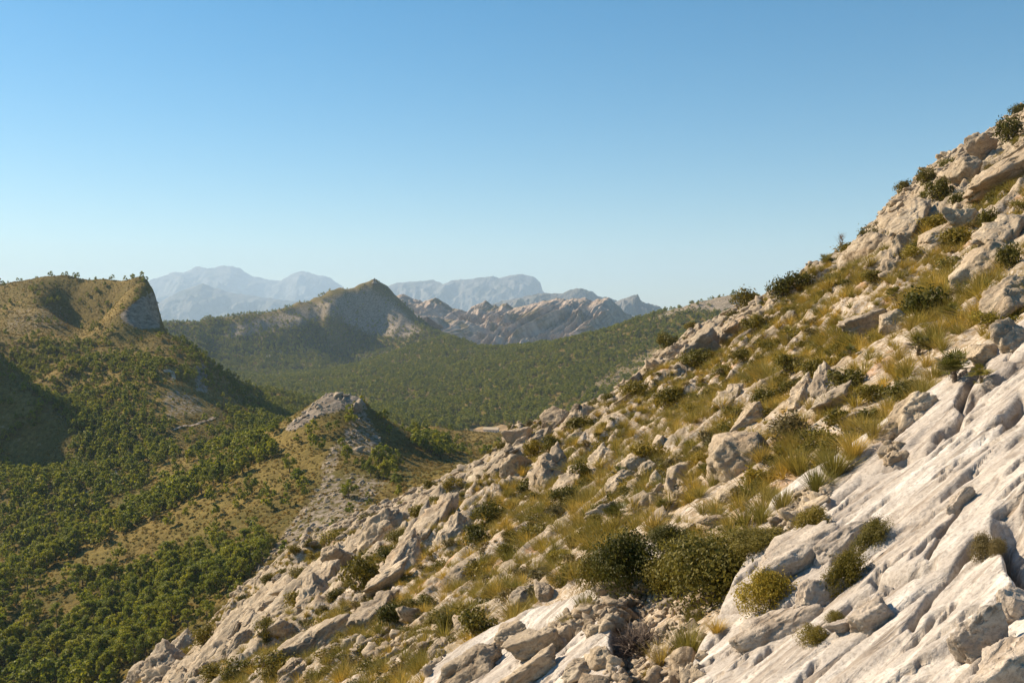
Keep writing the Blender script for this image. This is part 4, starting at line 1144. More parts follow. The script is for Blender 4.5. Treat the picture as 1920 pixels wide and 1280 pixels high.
# ================================================================== SHRUBS, PALMS, GRASS
def far_set(mat, seeds, n, size): return [(*shrub_meshes(s, n, size), mat) for s in seeds]
SH = {'olive': far_set('leaf_olive', (401, 402, 403), 1500, 0.075), 'dark': far_set('leaf_dark', (411, 412, 413), 1500, 0.075),
      'grey': far_set('leaf_grey', (421, 422), 1200, 0.07), 'yellow': far_set('leaf_yellow', (431, 432), 1500, 0.06),
      'green': far_set('leaf_olive', (441,), 1500, 0.07)}
SHN = {'olive': [(*shrub_meshes(451, 13000, 0.030, 0.5, 16), 'leaf_olive')], 'dark': [(*shrub_meshes(452, 11000, 0.032, 0.5, 14), 'leaf_dark')],
       'yellow': [(*shrub_meshes(453, 8000, 0.040, 0.4, 15), 'leaf_yellow')], 'grey': [(*shrub_meshes(454, 8000, 0.032, 0.5, 9), 'leaf_grey')],
       'green': [(*shrub_meshes(455, 6000, 0.045, 0.35, 10), 'leaf_olive')]}
PALMS = [palm_meshes(461 + k, 26) for k in range(3)]
TUFTS = [tuft_mesh('grass_blades', 471 + k, 110, 0.6, 0.012) for k in range(4)]
TUFTN = [tuft_mesh('grass_blades', 481 + k, 420, 0.55, 0.006) for k in range(2)]
KINDW = {'olive': 'olive-green shrub', 'dark': 'dark green shrub', 'grey': 'grey-brown shrub', 'yellow': 'yellow-green shrub', 'green': 'green shrub', 'palm': 'dwarf fan palm'}
cnt = {}
def plant(px, py, w, h, kind, label=None, near=False, loc=None, group=None):
    b = TN.hit(px, py + 0.42 * h) if loc is None else np.array(loc)
    if b is None: return None
    mpp = b[1] / F
    cnt[kind] = k = cnt.get(kind, -1) + 1
    rot = (random.uniform(-.08, .08), -0.18 + random.uniform(-.1, .1), random.uniform(0, 6.28))
    if kind == 'palm':
        fr, dd, tr = PALMS[k % 3]
        S = 0.82 * w * mpp
        return thing('fan_palm', b - np.array([0, 0, 0.05 * S]), rot, (S, S, S), [('fronds', fr, M['leaf_palm']), ('dead_fronds', dd, M['dry_twig']), ('trunk', tr, M['bark'])], label, 'palm', group)
    if kind == 'tuft':
        S = h * mpp * 0.95; W = w * mpp * 0.9
        return thing('grass_tuft', b - np.array([0, 0, 0.03]), (rot[0], -0.1, rot[2]), (W, W, S), [('blades', (TUFTN if near else TUFTS)[k % 2], M['grass'] if k % 3 else M['grass_green'])], label, 'grass', group)
    st = (SHN if near else SH)[kind]; cr, sm, mt = st[k % len(st)]
    W = 1.28 * w * mpp; H = 1.25 * h * mpp / 0.72
    return thing('shrub', b - np.array([0, 0, 0.08 * H]), rot, (W, W, H), [('foliage', cr, M[mt]), ('stems', sm, M['bark'])], label, 'shrub', group)

BUSH = [
 (1345, 1062, 215, 150, 'olive', True, 'large olive-green shrub mound in the hollow between the pale slabs'),
 (1262, 1075, 90, 90, 'olive', True, 'left lobe of olive-green shrub beside the white sloping rock'),
 (1420, 1010, 120, 40, 'olive', True, 'low olive-green mat along the top of the large shrub mound'),
 (1185, 1052, 130, 120, 'dark', True, 'dark green shrub behind the pale block at the lower middle'),
 (1250, 1010, 80, 50, 'dark', True, 'dark green shrub arm reaching toward the low flat rock'),
 (1130, 1075, 80, 90, 'dark', True, 'left end of the dark green thicket at the lower middle'),
 (1437, 1105, 98, 78, 'yellow', True, 'round yellow-green bush on the pale slab'),
 (1598, 1050, 74, 90, 'dark', True, 'dark green shrub hanging along the ledge in the slab'),
 (1640, 990, 70, 56, 'dark', True, 'upper tip of the shrub hanging along the ledge in the slab'),
 (1836, 1025, 46, 66, 'grey', True, 'grey-brown cushion shrub growing from the bare slab, left lobe'),
 (1866, 1022, 34, 44, 'grey', True, 'grey-brown cushion shrub growing from the bare slab, right lobe'),
 (1522, 970, 72, 52, 'green', True, 'feathery green shrub at the rim of the slab'),
 (1520, 1185, 60, 36, 'green', True, 'small green shrub in the crack above the pale wedge'),
 (1562, 1160, 36, 24, 'green', True, 'tiny green sprig right of the shrub in the crack'),
 (1225, 1260, 44, 20, 'green', True, 'tiny green plant on the dirt at the bottom middle'),
 (684, 1082, 80, 66, 'dark', False, 'large dark green shrub under the tall ribbed outcrop'),
 (736, 1150, 52, 50, 'dark', False, 'round dark green bush below the ribbed outcrop'),
 (892, 1165, 76, 52, 'olive', False, 'olive-green shrub left of the cream boulder'),
 (838, 1168, 36, 36, 'dark', False, 'small dark bush left of the olive-green shrub'),
 (792, 1128, 46, 30, 'olive', False, 'low olive-green shrub on the slanting rock bench'),
 (522, 1250, 80, 54, 'olive', False, 'olive-green shrub at the bottom left of the slope'),
 (445, 1256, 60, 40, 'olive', False, 'low olive-green shrub right of the lower left outcrop'),
 (384, 1190, 42, 36, 'olive', False, 'olive-green shrub beside the highest block of the lower left outcrop'),
 (500, 1178, 40, 36, 'olive', False, 'olive-green shrub above the long smooth rock at the lower left'),
 (920, 966, 62, 44, 'dark', False, 'dark green shrub right of the tall ribbed outcrop'),
 (890, 1000, 46, 38, 'dark', False, 'dark green shrub under the right shoulder of the ribbed outcrop'),
 (1062, 926, 54, 36, 'dark', False, 'dark green shrub under the fissured grey outcrop'),
 (1155, 966, 74, 48, 'palm', False, 'fan palm with drooping dead fronds left of the olive shrub mound'),
 (1120, 985, 44, 36, 'palm', False, 'small fan palm left of the palm with dead fronds'),
 (1160, 888, 52, 26, 'palm', False, 'low fan palm under the tower-like rock'),
 (1090, 882, 40, 38, 'dark', False, 'dark shrub between the grey outcrop and the tower-like rock'),
 (1256, 746, 56, 42, 'dark', False, 'round dark green bush on the slope below the skyline outcrop'),
 (1216, 850, 64, 44, 'olive', False, 'olive-green shrub left of the fan palm by the big boulder'),
 (1322, 872, 42, 52, 'palm', False, 'upright fan palm touching the left side of the big boulder'),
 (1478, 802, 96, 56, 'grey', False, 'grey-green shrub against the right side of the big boulder'),
 (1590, 716, 74, 46, 'dark', False, 'dark green shrub right of the two upright slabs'),
 (1742, 566, 84, 62, 'dark', False, 'broad dark shrub in the middle of the right grassy slope'),
 (1786, 588, 60, 44, 'palm', False, 'fan palm right of the broad dark shrub'),
 (1680, 548, 52, 54, 'palm', False, 'fan palm above the split grey boulder'),
 (1790, 690, 100, 66, 'palm', False, 'large fan palm just above the rim of the pale slab'),
 (1840, 700, 60, 50, 'palm', False, 'fan palm between the large palm and the streaked boulder'),
 (1692, 735, 80, 44, 'dark', False, 'dark green shrub above the rock shoulder with the hole'),
 (1722, 645, 70, 44, 'palm', False, 'fan palm right of the split grey boulder'),
 (1895, 482, 40, 50, 'dark', False, 'dark shrub at the right edge by the tall pale rock face'),
 (1897, 240, 44, 48, 'dark', False, 'round dark bush near the top right corner of the slope'),
 (1908, 206, 30, 26, 'dark', False, 'highest dark bush on the skyline at the right edge'),
 (1758, 356, 44, 44, 'dark', False, 'dark shrub beside the fluted rock rib'),
 (1738, 330, 34, 32, 'dark', False, 'dark shrub above the fluted rock rib'),
 (1694, 350, 34, 24, 'dark', False, 'dark shrub on the skyline left of the fluted rock rib'),
 (1852, 410, 34, 44, 'dark', False, 'dark shrub right of the egg-shaped rock'),
 (1900, 318, 60, 30, 'olive', False, 'olive-green shrub strip across the upper right rock slab'),
 (1550, 490, 44, 28, 'palm', False, 'fan palm on the skyline just left of the dead tree'),
 (1622, 446, 36, 44, 'dark', False, 'dark shrub under the skyline right of the dead tree'),
 (1600, 464, 50, 26, 'olive', False, 'olive-green shrub beside the dead tree'),
 (1466, 550, 48, 44, 'dark', False, 'dark bush below the skyline left of the dead tree'),
 (1500, 536, 50, 36, 'dark', False, 'second dark bush below the skyline left of the dead tree'),
 (1402, 560, 54, 38, 'dark', False, 'dark shrub on the skyline where the wooded hill ends'),
 (1425, 545, 24, 24, 'palm', False, 'small fan palm on the skyline where the wooded hill ends'),
 (1252, 640, 40, 34, 'olive', False, 'shrub on the skyline left of the blocky outcrop'),
 (1298, 612, 26, 18, 'olive', False, 'small shrub crowning the blocky skyline outcrop'),
 (1312, 672, 60, 36, 'olive', False, 'olive-green shrub under the blocky skyline outcrop'),
 (1392, 664, 30, 24, 'dark', False, 'small dark bush right of the blocky skyline outcrop'),
 (1526, 690, 40, 44, 'dark', False, 'dark bush above the two upright slabs'),
 (1478, 622, 42, 36, 'palm', False, 'small fan palm with a bare trunk in mid slope'),
 (1414, 604, 44, 30, 'olive', False, 'olive-green shrub right of the right skyline knob'),
 (1875, 600, 90, 36, 'yellow', False, 'yellow-green shrub at the right edge below the smooth rock bulge'),
 (1595, 655, 40, 34, 'palm', False, 'fan palm left of the split grey boulder'),
 (1440, 742, 52, 36, 'dark', False, 'dark shrub above the lumpy rock over the big boulder'),
 (1030, 830, 40, 30, 'olive', False, 'olive-green shrub right of the pointed rock'),
 (1000, 838, 34, 36, 'olive', False, 'olive-green shrub touching the pointed rock'),
 (1245, 952, 44, 28, 'palm', False, 'small fan palm above the low flat rock'),
 (850, 908, 40, 26, 'olive', False, 'olive-green shrub on top of the tall ribbed outcrop'),
 (1640, 735, 60, 34, 'olive', False, 'olive-green shrub left of the dark shrub above the slab'),
 (1190, 686, 44, 22, 'olive', False, 'low shrub on the skyline left of the round dark bush'),
]
bpl = []
for (a, b_, w, h, kind, nr, lab) in BUSH:
    t_ = plant(a, b_, w, h, kind, lab, nr); bpl.append((a, b_, w))
    if 'hanging along the ledge' in lab:       # drawn out along the ledge it grows on
        t_.rotation_euler = (0.1, -0.78, 0.25); t_.scale = [t_.scale[0] * 1.35, t_.scale[1] * 0.8, t_.scale[2] * 0.62]
TUFTP = [(1292, 1195, 74, 84, 'large fountain of grass beside the dry twiggy shrub'), (1240, 1222, 60, 56, 'grass tuft right under the dry twiggy shrub'), (1300, 1150, 56, 44, 'green grass tuft at the foot of the large olive shrub'),
         (1345, 1170, 40, 34, 'small grass tuft left of the pale wedge'), (1565, 862, 84, 66, 'golden grass tuft hanging over the upper rim of the slab'), (1600, 830, 70, 60, 'golden grass tuft above the rim of the slab'), (1530, 900, 70, 60, 'olive-gold grass tuft along the slab rim'),
         (1470, 930, 70, 56, 'dry grass tuft left of the rim of the slab'), (1500, 860, 74, 60, 'tall dry grass right of the big rounded boulder'), (1640, 800, 60, 56, 'golden grass tuft left of the wrinkled rock'), (1430, 960, 60, 44, 'dry grass tuft over the low flat rock'),
         (1490, 1055, 22, 40, 'thin dry grass growing on the slab ledge'), (1095, 1130, 50, 40, 'golden grass tuft left of the pale block'), (1060, 1160, 40, 26, 'yellow grass tuft among the scree'), (1040, 1040, 60, 36, 'dry grass tuft left of the dark thicket')]
for (a, b_, w, h, lab) in TUFTP: plant(a, b_, w * 1.2, h * 1.1, 'tuft', lab, True)

# dry twiggy shrub
r = np.random.default_rng(77); segs = []
for k in range(170):
    a = r.uniform(0, 6.28); e = r.uniform(0.1, 1.4); d0 = np.array([math.cos(a) * math.cos(e), math.sin(a) * math.cos(e), math.sin(e)])
    p0 = d0 * 0.05; p1 = p0 + d0 * r.uniform(0.2, 0.34) + r.normal(size=3) * 0.04
    segs.append((p0, p1, 0.011, 0.007))
    for q in range(4): segs.append((p1 - (p1 - p0) * r.uniform(0, 0.5), p1 + r.normal(size=3) * 0.09 + d0 * 0.08, 0.007, 0.004))
b = TN.hit(1195, 1232); S = 95 / F * b[1] / 0.85
thing('dry_shrub', b, (0, -0.2, 0), (S, S, S), [('twigs', tubes_mesh('twigs', segs, 3), M['dry_twig'])], 'leafless grey-brown twiggy shrub on the dirt between the slabs', 'shrub')
# dead tree on the skyline
b = TN.hit(1578, 478)
if b is None: b = np.array(P(1578, 474, 120))
r = np.random.default_rng(78); segs = [((0, 0, -0.3), (0.1, 0, 0.5), 0.05, 0.035)]; tips = [((0.1, 0, 0.5), 0.035)]
for lv in range(4):
    nt = []
    for p, rr in tips:
        for q in range(3):
            e = np.array(p) + np.array([r.normal() * 0.16, r.normal() * 0.16, abs(r.normal()) * 0.16 + 0.1])
            segs.append((p, e, rr, rr * 0.6)); nt.append((e, rr * 0.6))
    tips = nt[:9]
thing('dead_tree', b, (0, 0, 0), (1.5, 1.5, 1.5), [('branches', tubes_mesh('branches', segs, 4), M['dry_twig'])], 'bare dead little tree standing on the upper right skyline', 'tree')

# further shrubs over the slope
x, y, z, r = slope_points(9000, 16, 138, 15)
rk = TN.attr('rock', x, y); slb = TN.attr('slab', x, y); px, py = pix(x, y, z)
w = r.uniform(0.55, 1.45, len(x)) * np.where(r.uniform(0, 1, len(x)) < 0.15, 1.5, 1.0)
keep = (slb < 0.05) & (rk < 0.62) & (py < 1285) & (py > 180) & (px > -10) & (px < 1930) & TN.vis(x, y, z + 0.25 * w) & (gnoise(xy0(x, y, 1 / 7, 1 / 7), 66) > -0.25)
n_ind = 0
for i in np.nonzero(keep)[0]:
    ps = w[i] * F / y[i]
    if ps < 11 or ps > 60: continue
    if any((px[i] - q[0]) ** 2 + (py[i] - q[1]) ** 2 < (0.42 * q[2] + 0.45 * ps) ** 2 for q in bpl): continue
    bpl.append((px[i], py[i], ps))
    kind = ('olive', 'dark', 'olive', 'palm', 'dark', 'grey', 'olive', 'dark', 'olive', 'dark', 'yellow', 'olive')[r.integers(0, 12)]
    zz = zone(px[i], py[i])
    if kind == 'palm' and 'skyline' in zz: kind = 'dark'
    big_ = ps > 24
    o = plant(px[i], py[i], ps, ps * 0.66, kind, None, loc=(x[i], y[i], z[i]))
    enrol(o, f"{'sizeable' if big_ else 'small'} {KINDW[kind]}", zz, 'palm' if kind == 'palm' else 'shrub', px[i], f"{'sizeable' if big_ else 'small'} {KINDW[kind]}s")
    n_ind += 1
    if n_ind >= 262: break

# grass over the slope
x, y, z, r = slope_points(70000, 11, 142, 16)
rk = TN.attr('rock', x, y); slb = TN.attr('slab', x, y); px, py = pix(x, y, z)
gp = gnoise(xy0(x, y, 1 / 5, 1 / 5), 67)
keep = (slb < 0.06) & (r.uniform(0, 1, len(x)) < smooth(0.62, 0.34, rk + 0.14 * gp)) & (py < 1330) & (px > -40) & (px < 1960) & TN.vis(x, y, z + 0.5)
keep &= ~((inpoly(px, py, [(1150, 1300), (1170, 1200), (1240, 1110), (1340, 1120), (1350, 1180), (1300, 1300)]) > 0) & (y < 20))
x, y, z, gp = x[keep], y[keep], z[keep], gp[keep]; m = len(x)
hgt = r.uniform(0.22, 0.52, m) * (1 + 0.3 * gp)
wd = hgt * r.uniform(0.8, 1.4, m)
GT = [tuft_mesh('grass', 491 + k, 150, 0.8, 0.010) for k in range(5)]
for k, g in enumerate(GT): g.materials.append(M['grass_green'] if k in (1, 4) else M['grass'])
print('grass', m, 'shrubs', n_ind)
scatter('dry_grass', np.stack([x, y, z - 0.03], 1), np.stack([r.uniform(-.15, .15, m), r.uniform(-.35, 0, m), r.uniform(0, 6.28, m)], 1), np.stack([wd, wd, hgt], 1),
        r.integers(0, 5, m), GT, M['grass'], 'golden dry grass growing between the rocks of the near slope', 'grass')
# low green herbs and cushion plants filling between the tufts
x, y, z, r = slope_points(60000, 14, 142, 17)
rk = TN.attr('rock', x, y); slb = TN.attr('slab', x, y); px, py = pix(x, y, z)
keep = (slb < 0.05) & (r.uniform(0, 1, len(x)) < smooth(0.60, 0.32, rk)) & (py < 1330) & (px > -40) & (px < 1960) & TN.vis(x, y, z + 0.3) & (gnoise(xy0(x, y, 1 / 4, 1 / 4), 68) > -0.12)
x, y, z = x[keep], y[keep], z[keep]; m = len(x)
HB = [shrub_meshes(501 + k, 420, 0.11, 0.5, 7)[0] for k in range(4)]
for k, g in enumerate(HB): g.materials.append(M[('leaf_olive', 'leaf_dark', 'leaf_grey', 'leaf_olive')[k]])
s = r.uniform(0.22, 0.66, m)
scatter('low_herbs', np.stack([x, y, z - 0.04], 1), np.stack([np.zeros(m), np.full(m, -0.2), r.uniform(0, 6.28, m)], 1), np.stack([s, s, s * 0.75], 1),
        r.integers(0, 4, m), HB, M['leaf_olive'], 'low olive-green herbs and cushions between the rocks', 'plants')

# ================================================================== TREES AND SCRUB OF THE MIDDLE LAND
def land_points(cell, y0, y1, u0, u1, seed):
    r = np.random.default_rng(seed)
    n = int(0.5 * (y1 ** 2 - y0 ** 2) * (u1 - u0) / (cell * cell))
    y = np.sqrt(r.uniform(y0 ** 2, y1 ** 2, n)); u = r.uniform(u0, u1, n); x = u * y
    return x, y, TV.h(x, y), r
def shown(x, y, z, h):
    px, py = pix(x, y, z)
    return TV.vis(x, y, z + h) & ((z + h - CAMZ) / y > TN.run[-1, np.clip(np.round((x / y - TN.u[0]) / (TN.u[1] - TN.u[0])).astype(int), 0, TN.nu - 1)] - 0.004) & (px > -30) & (px < 1950) & (py < 1330)
def tree_density(x, y, z):
    px, py = pix(x, y, z)
    g = gnoise(xy0(x, y, 1 / 38, 1 / 38), 71) + 0.6 * gnoise(xy0(x, y, 1 / 13, 1 / 13), 72)
    rk = TV.attr('rock', x, y)
    d = np.full(len(x), 0.95)
    ins = lambda poly, w=14: smooth(-w, w, inpoly(px, py, poly))
    # lookout mountain: woods thin out upward
    lk = (y > 1930) & (px < 815)
    d = np.where(lk, np.clip(smooth(570, 650, py + 30 * g) * 0.9 + 0.12, 0, 1) * (1 - 0.6 * smooth(0.35, 0.55, rk)), d)
    far = (y > 1000) & ~lk
    d = np.where(far, d * (1 - 0.85 * smooth(0.25, 0.5, rk)) * (1 - 0.25 * smooth(0.2, 0.8, g)), d)
    d = d * (1 - 0.995 * ins([(868, 812), (884, 799), (960, 798), (990, 815)], 3) * (y > 900))
    # brown shoulder between knoll and house
    sh = (y <= 1000) & (px > 690)
    d = np.where(sh, 0.25 + 0.45 * g, d)
    d = np.where(sh, d * (1 - 0.85 * ins([(725, 788), (870, 796), (930, 812), (850, 830), (760, 815)], 8)), d)
    d = np.where(sh, np.maximum(d, 0.6 * ins([(735, 830), (830, 820), (900, 845), (870, 870), (760, 880)], 10)), d)
    d = np.where((px > 690) & (y < 400), 0.0, d)
    d = np.where((px > 845) & (px < 1000) & (y < 1000), d * 0.10, d)
    d = np.where((px > 880) & (px < 965) & (y > 540) & (y < 1045), 0.0, d)
    d = np.where((y > 1930) & ((py < 566) | (np.hypot(px - 702, py - 530) < 26)) & (px < 815), 0.03, d)
    # left mountain
    lm_ = (px <= 690) & (y > np.interp(px, [0, 200, 330, 440, 560, 690], [385, 420, 455, 540, 600, 600])) & (y <= 1000)
    e = 0.24 + 0.42 * g
    e = np.maximum(e, ins([(0, 655), (120, 650), (330, 665), (300, 720), (330, 790), (120, 800), (0, 690)], 16) * (0.62 + 0.6 * g))
    e = np.maximum(e, ins([(100, 780), (300, 770), (330, 850), (250, 900), (0, 1110), (0, 885), (160, 870)], 16) * (0.92 + 0.35 * g))
    e = np.maximum(e, ins([(400, 770), (470, 765), (560, 740), (640, 760), (560, 800), (450, 815)], 10) * (0.75 + 0.4 * g))
    e = np.where(py < 640, e * 0.22, e)
    e = e * (1 - 0.75 * ins([(290, 690), (420, 740), (430, 800), (330, 830), (280, 760)], 12))
    e = e * (1 - 0.3 * ins([(0, 690), (60, 745), (160, 840), (150, 868), (0, 872)], 8))
    d = np.where(lm_, e, d)
    # spur below the knoll
    sp = (px <= 760) & ~lm_ & (y <= 470)
    ln = linedist(px, py, [(500, 845), (430, 878), (300, 945), (200, 995), (100, 1045), (-20, 1100)])
    f = np.maximum(0.05 + 0.10 * g, 0.85 * smooth(26, 8, ln))
    f = np.maximum(f, ins([(-20, 1130), (120, 1090), (260, 1080), (420, 1030), (490, 1030), (470, 1120), (350, 1180), (200, 1300), (-20, 1300)], 20) * (0.70 + 0.75 * g))
    f = np.maximum(f, ins([(-20, 1200), (150, 1180), (260, 1230), (200, 1300), (-20, 1300)], 20) * 0.95)
    f = np.maximum(f, 0.40 * ins([(560, 820), (640, 790), (660, 765), (700, 770), (640, 815), (580, 842)], 8))
    f = np.maximum(f, 0.3 * ins([(670, 870), (720, 850), (760, 870), (720, 910), (680, 900)], 8))
    f = f * (1 - 0.8 * ins([(530, 803), (575, 765), (600, 742), (625, 728), (680, 736), (660, 765), (600, 785)], 5))
    d = np.where(sp, f, d)
    return d
PT = [pine_meshes(601 + k, 2000, 0.062, k / 4) for k in range(5)]
PF = [pine_meshes(621 + k, 230, 0.17, k / 4)[0] for k in range(5)]
x, y, z, r = land_points(2.45, 170, 1000, -0.54, 0.05, 21)
h = (1.9 + 4.6 * r.uniform(0, 1, len(x)) ** 1.5) * (0.85 + 0.3 * smooth(600, 250, y))
ok = shown(x, y, z, h) & (r.uniform(0, 1, len(x)) < tree_density(x, y, z))
x, y, z, h = x[ok], y[ok], z[ok], h[ok]
px, py = pix(x, y, z)
rank = np.argsort(-(h / y) * ((px > 0) & (px < 1920) & (py < 1275)))
def tree_zone(px, py, y):
    if y > 470 and px < 690: return 'on the left mountain slope'
    if px > 690: return 'right of the rocky knoll'
    if linedist(np.array([px]), np.array([py]), [(500, 845), (430, 878), (300, 945), (200, 995), (100, 1045), (-20, 1100)])[0] < 30: return 'on the lower spur crest' if px < 130 else ('on the middle spur crest' if px < 300 else 'on the upper spur crest')
    if px > 520: return 'on the knoll flank'
    side = 'far left' if px < 130 else ('midway' if px < 270 else 'by the rocky slope')
    if py > 1200: return f'in the bottom gully, {side}'
    if py > 1110: return f'low on the spur, {side}'
    if py > 1070: return f'halfway up the spur, {side}'
    if py > 1030: return f'higher up the spur, {side}'
    return 'on the brown spur scrub'
for j, i in enumerate(rank[:290]):
    cr, tr = PT[j % 5]; s = float(h[i])
    o = thing('pine_tree', (x[i], y[i], z[i]), (0, 0, r.uniform(0, 6.28)), (s * r.uniform(.9, 1.2), s * r.uniform(.9, 1.2), s), [('crown', cr, M['pine']), ('trunk', tr, M['bark'])], None, None)
    what = ('round-topped', 'round-topped', 'full', 'pointed', 'pointed')[j % 5] + (' lofty' if s > 5.9 else (' tall' if s > 5.1 else (' middling' if s > 4.2 else ' low')))
    enrol(o, what + ' pine', tree_zone(px[i], py[i], y[i]), 'tree', px[i], what + ' pines')
i = rank[290:]; m = len(i)
print('mid trees', m)
scatter('pine_wood', np.stack([x[i], y[i], z[i]], 1), np.stack([np.zeros(m), np.zeros(m), r.uniform(0, 6.28, m)], 1), h[i][:, None] * np.stack([r.uniform(.9, 1.25, m), r.uniform(.9, 1.25, m), np.ones(m)], 1),
        r.integers(0, 5, m), PF, M['pine'], 'green pines scattered over the left mountain and spur', 'trees')
x, y, z, r = land_points(4.7, 1000, 2500, -0.40, 0.26, 22)
h = 2.8 + 5.2 * r.uniform(0, 1, len(x)) ** 1.5
ok = shown(x, y, z, h) & (r.uniform(0, 1, len(x)) < tree_density(x, y, z))
x, y, z, h = x[ok], y[ok], z[ok], h[ok]; m = len(x)
print('forest', m)
scatter('valley_forest', np.stack([x, y, z], 1), np.stack([np.zeros(m), np.zeros(m), r.uniform(0, 6.28, m)], 1), h[:, None] * np.stack([r.uniform(1, 1.4, m), r.uniform(1, 1.4, m), np.ones(m)], 1),
        r.integers(0, 5, m), PF, M['pine'], 'dense pine forest filling the valley and the hills behind', 'forest')
# low scrub
x, y, z, r = land_points(1.35, 170, 950, -0.54, 0.03, 23)
s = r.uniform(0.6, 1.6, len(x))
ok = shown(x, y, z, s) & (r.uniform(0, 1, len(x)) < (0.72 - 0.75 * smooth(0.3, 0.7, TV.attr('rock', x, y))) * (0.75 + 0.5 * gnoise(xy0(x, y, 1 / 12, 1 / 12), 73)))
x, y, z, s = x[ok], y[ok], z[ok], s[ok]; m = len(x)
print('scrub', m)
SCB = [shrub_meshes(641 + k, 70, 0.24, 0.6, 5)[0] for k in range(4)]
for k, g in enumerate(SCB): g.materials.append(M['leaf_olive'] if k == 3 else M['scrub'])
scatter('low_scrub', np.stack([x, y, z - 0.05], 1), np.stack([np.zeros(m), np.zeros(m), r.uniform(0, 6.28, m)], 1), np.stack([s, s, s * 0.75], 1), r.integers(0, 4, m), SCB, M['scrub'],
        'brown-green low scrub on the spur and left mountain', 'scrub')
# stones on the knoll and its scree flank
x, y, z, r = land_points(1.3, 230, 440, -0.30, -0.08, 24)
rk = TV.attr('rock', x, y)
ok = shown(x, y, z, 0.5) & (r.uniform(0, 1, len(x)) < smooth(0.38, 0.7, rk) * 0.5)
x, y, z = x[ok], y[ok], z[ok]; m = len(x); s = np.minimum(0.28 * (1 - r.uniform(0, 1, m)) ** (-1 / 2.2), 2.2)
print('knoll rocks', m)
scatter('knoll_rocks', np.stack([x, y, z], 1), np.stack([r.uniform(-.4, .4, m), np.radians(-r.normal(30, 20, m)), r.uniform(-1, 1, m)], 1), s[:, None] * r.uniform(0.7, 1.4, (m, 3)),
        r.integers(0, 8, m), SMALL, M['rock'], 'broken pale rocks covering the knoll and its flank', 'rocks')

# ================================================================== TRAILS, FIELD, BUILDINGS
def strip(name, pts, width, lift, mat):
    h = [TV.hit(*p) for p in pts]; h = np.array([q for q in h if q is not None])
    t = np.linspace(0, len(h) - 1, len(h) * 6)
    c = np.stack([np.interp(t, np.arange(len(h)), h[:, k]) for k in range(2)], 1)
    d = np.gradient(c, axis=0); d /= np.linalg.norm(d, axis=1)[:, None] + 1e-9
    nrm = np.stack([-d[:, 1], d[:, 0]], 1)
    V = []
    for sgn in (-1, -0.33, 0.33, 1):
        q = c + nrm * sgn * width * 0.5
        V.append(np.stack([q[:, 0], q[:, 1], TV.h(q[:, 0], q[:, 1]) + lift], 1))
    V = np.stack(V, 1).reshape(-1, 3)
    return tag(link(name, new_mesh(name, V, quads=grid_quads(len(t), 4)), mat), kind='structure')
strip('trail', [(306, 697), (316, 700), (324, 704), (326, 709), (321, 714)], 2.4, 0.25, M['trail'])
strip('trail', [(322, 808), (345, 801), (372, 796), (392, 790), (403, 783)], 1.8, 0.25, M['trail'])
strip('trail', [(110, 985), (118, 965), (128, 947), (150, 930), (185, 914), (205, 904), (216, 892), (211, 880)], 2.2, 0.25, M['trail'])

def quadmesh(name, v, f): return new_mesh(name, v, quads=f, smooth_shade=False)
def boxmesh(name, x0, x1, y0, y1, z0, z1):
    v = [(x0, y0, z0), (x1, y0, z0), (x1, y1, z0), (x0, y1, z0), (x0, y0, z1), (x1, y0, z1), (x1, y1, z1), (x0, y1, z1)]
    return quadmesh(name, v, [(0, 3, 2, 1), (4, 5, 6, 7), (0, 1, 5, 4), (1, 2, 6, 5), (2, 3, 7, 6), (3, 0, 4, 7)])
hb = P(921, 808, 1030); hb[2] = TV.h(hb[0], hb[1])
fx = np.linspace(-26, 30, 30); fy = np.linspace(-14, 22, 20)
FX, FY = np.meshgrid(fx, fy); FX = FX.reshape(-1) + hb[0]; FY = FY.reshape(-1) + hb[1]
tag(link('field', new_mesh('field', np.stack([FX, FY, TV.h(FX, FY) + 0.12 + 0.05 * gnoise(xy0(FX, FY, .3, .3), 81)], 1), quads=grid_quads(20, 30)), M['field']), kind='structure')
def house(loc, rz, L, W, H, RH, wallm, roofm, label, nwin, name='farmhouse'):
    o = thing(name, loc, (0, 0, rz), (1, 1, 1), [], label, 'house')
    a, b = L / 2, W / 2
    v = [(-a, -b, -1), (a, -b, -1), (a, b, -1), (-a, b, -1), (-a, -b, H), (a, -b, H), (a, b, H), (-a, b, H), (-a, 0, H + RH), (a, 0, H + RH)]
    link('wall', new_mesh('wall', v, quads=[(0, 1, 5, 4), (2, 3, 7, 6), (3, 0, 4, 7), (1, 2, 6, 5)], tris=[(4, 8, 7), (5, 6, 9)], smooth_shade=False), wallm, o)
    for s in (-1, 1):
        e = 0.5; th = 0.18
        p = [(-a - e, s * (b + e), H - RH * e / b), (a + e, s * (b + e), H - RH * e / b), (a + e, 0, H + RH), (-a - e, 0, H + RH)]
        v = [(x_, y_, z_ + 0.02) for x_, y_, z_ in p] + [(x_, y_, z_ + 0.02 + th) for x_, y_, z_ in p]
        link('roof_slope', quadmesh('roof_slope', v, [(0, 3, 2, 1), (4, 5, 6, 7), (0, 1, 5, 4), (1, 2, 6, 5), (2, 3, 7, 6), (3, 0, 4, 7)]), roofm, o)
    for k in range(nwin):
        cx = -a + L * (k + 0.5) / nwin
        if k == nwin // 2: link('door', boxmesh('door', cx - 0.6, cx + 0.6, -b - 0.03, -b + 0.1, 0, 2.1), M['dark_open'], o)
        else: link('window', boxmesh('window', cx - 0.45, cx + 0.45, -b - 0.03, -b + 0.1, 1.1, 2.2), M['dark_open'], o)
    link('chimney', boxmesh('chimney', a * 0.5, a * 0.5 + 0.7, 0.3, 1.0, H + RH * 0.4, H + RH + 0.8), wallm, o)
    return o
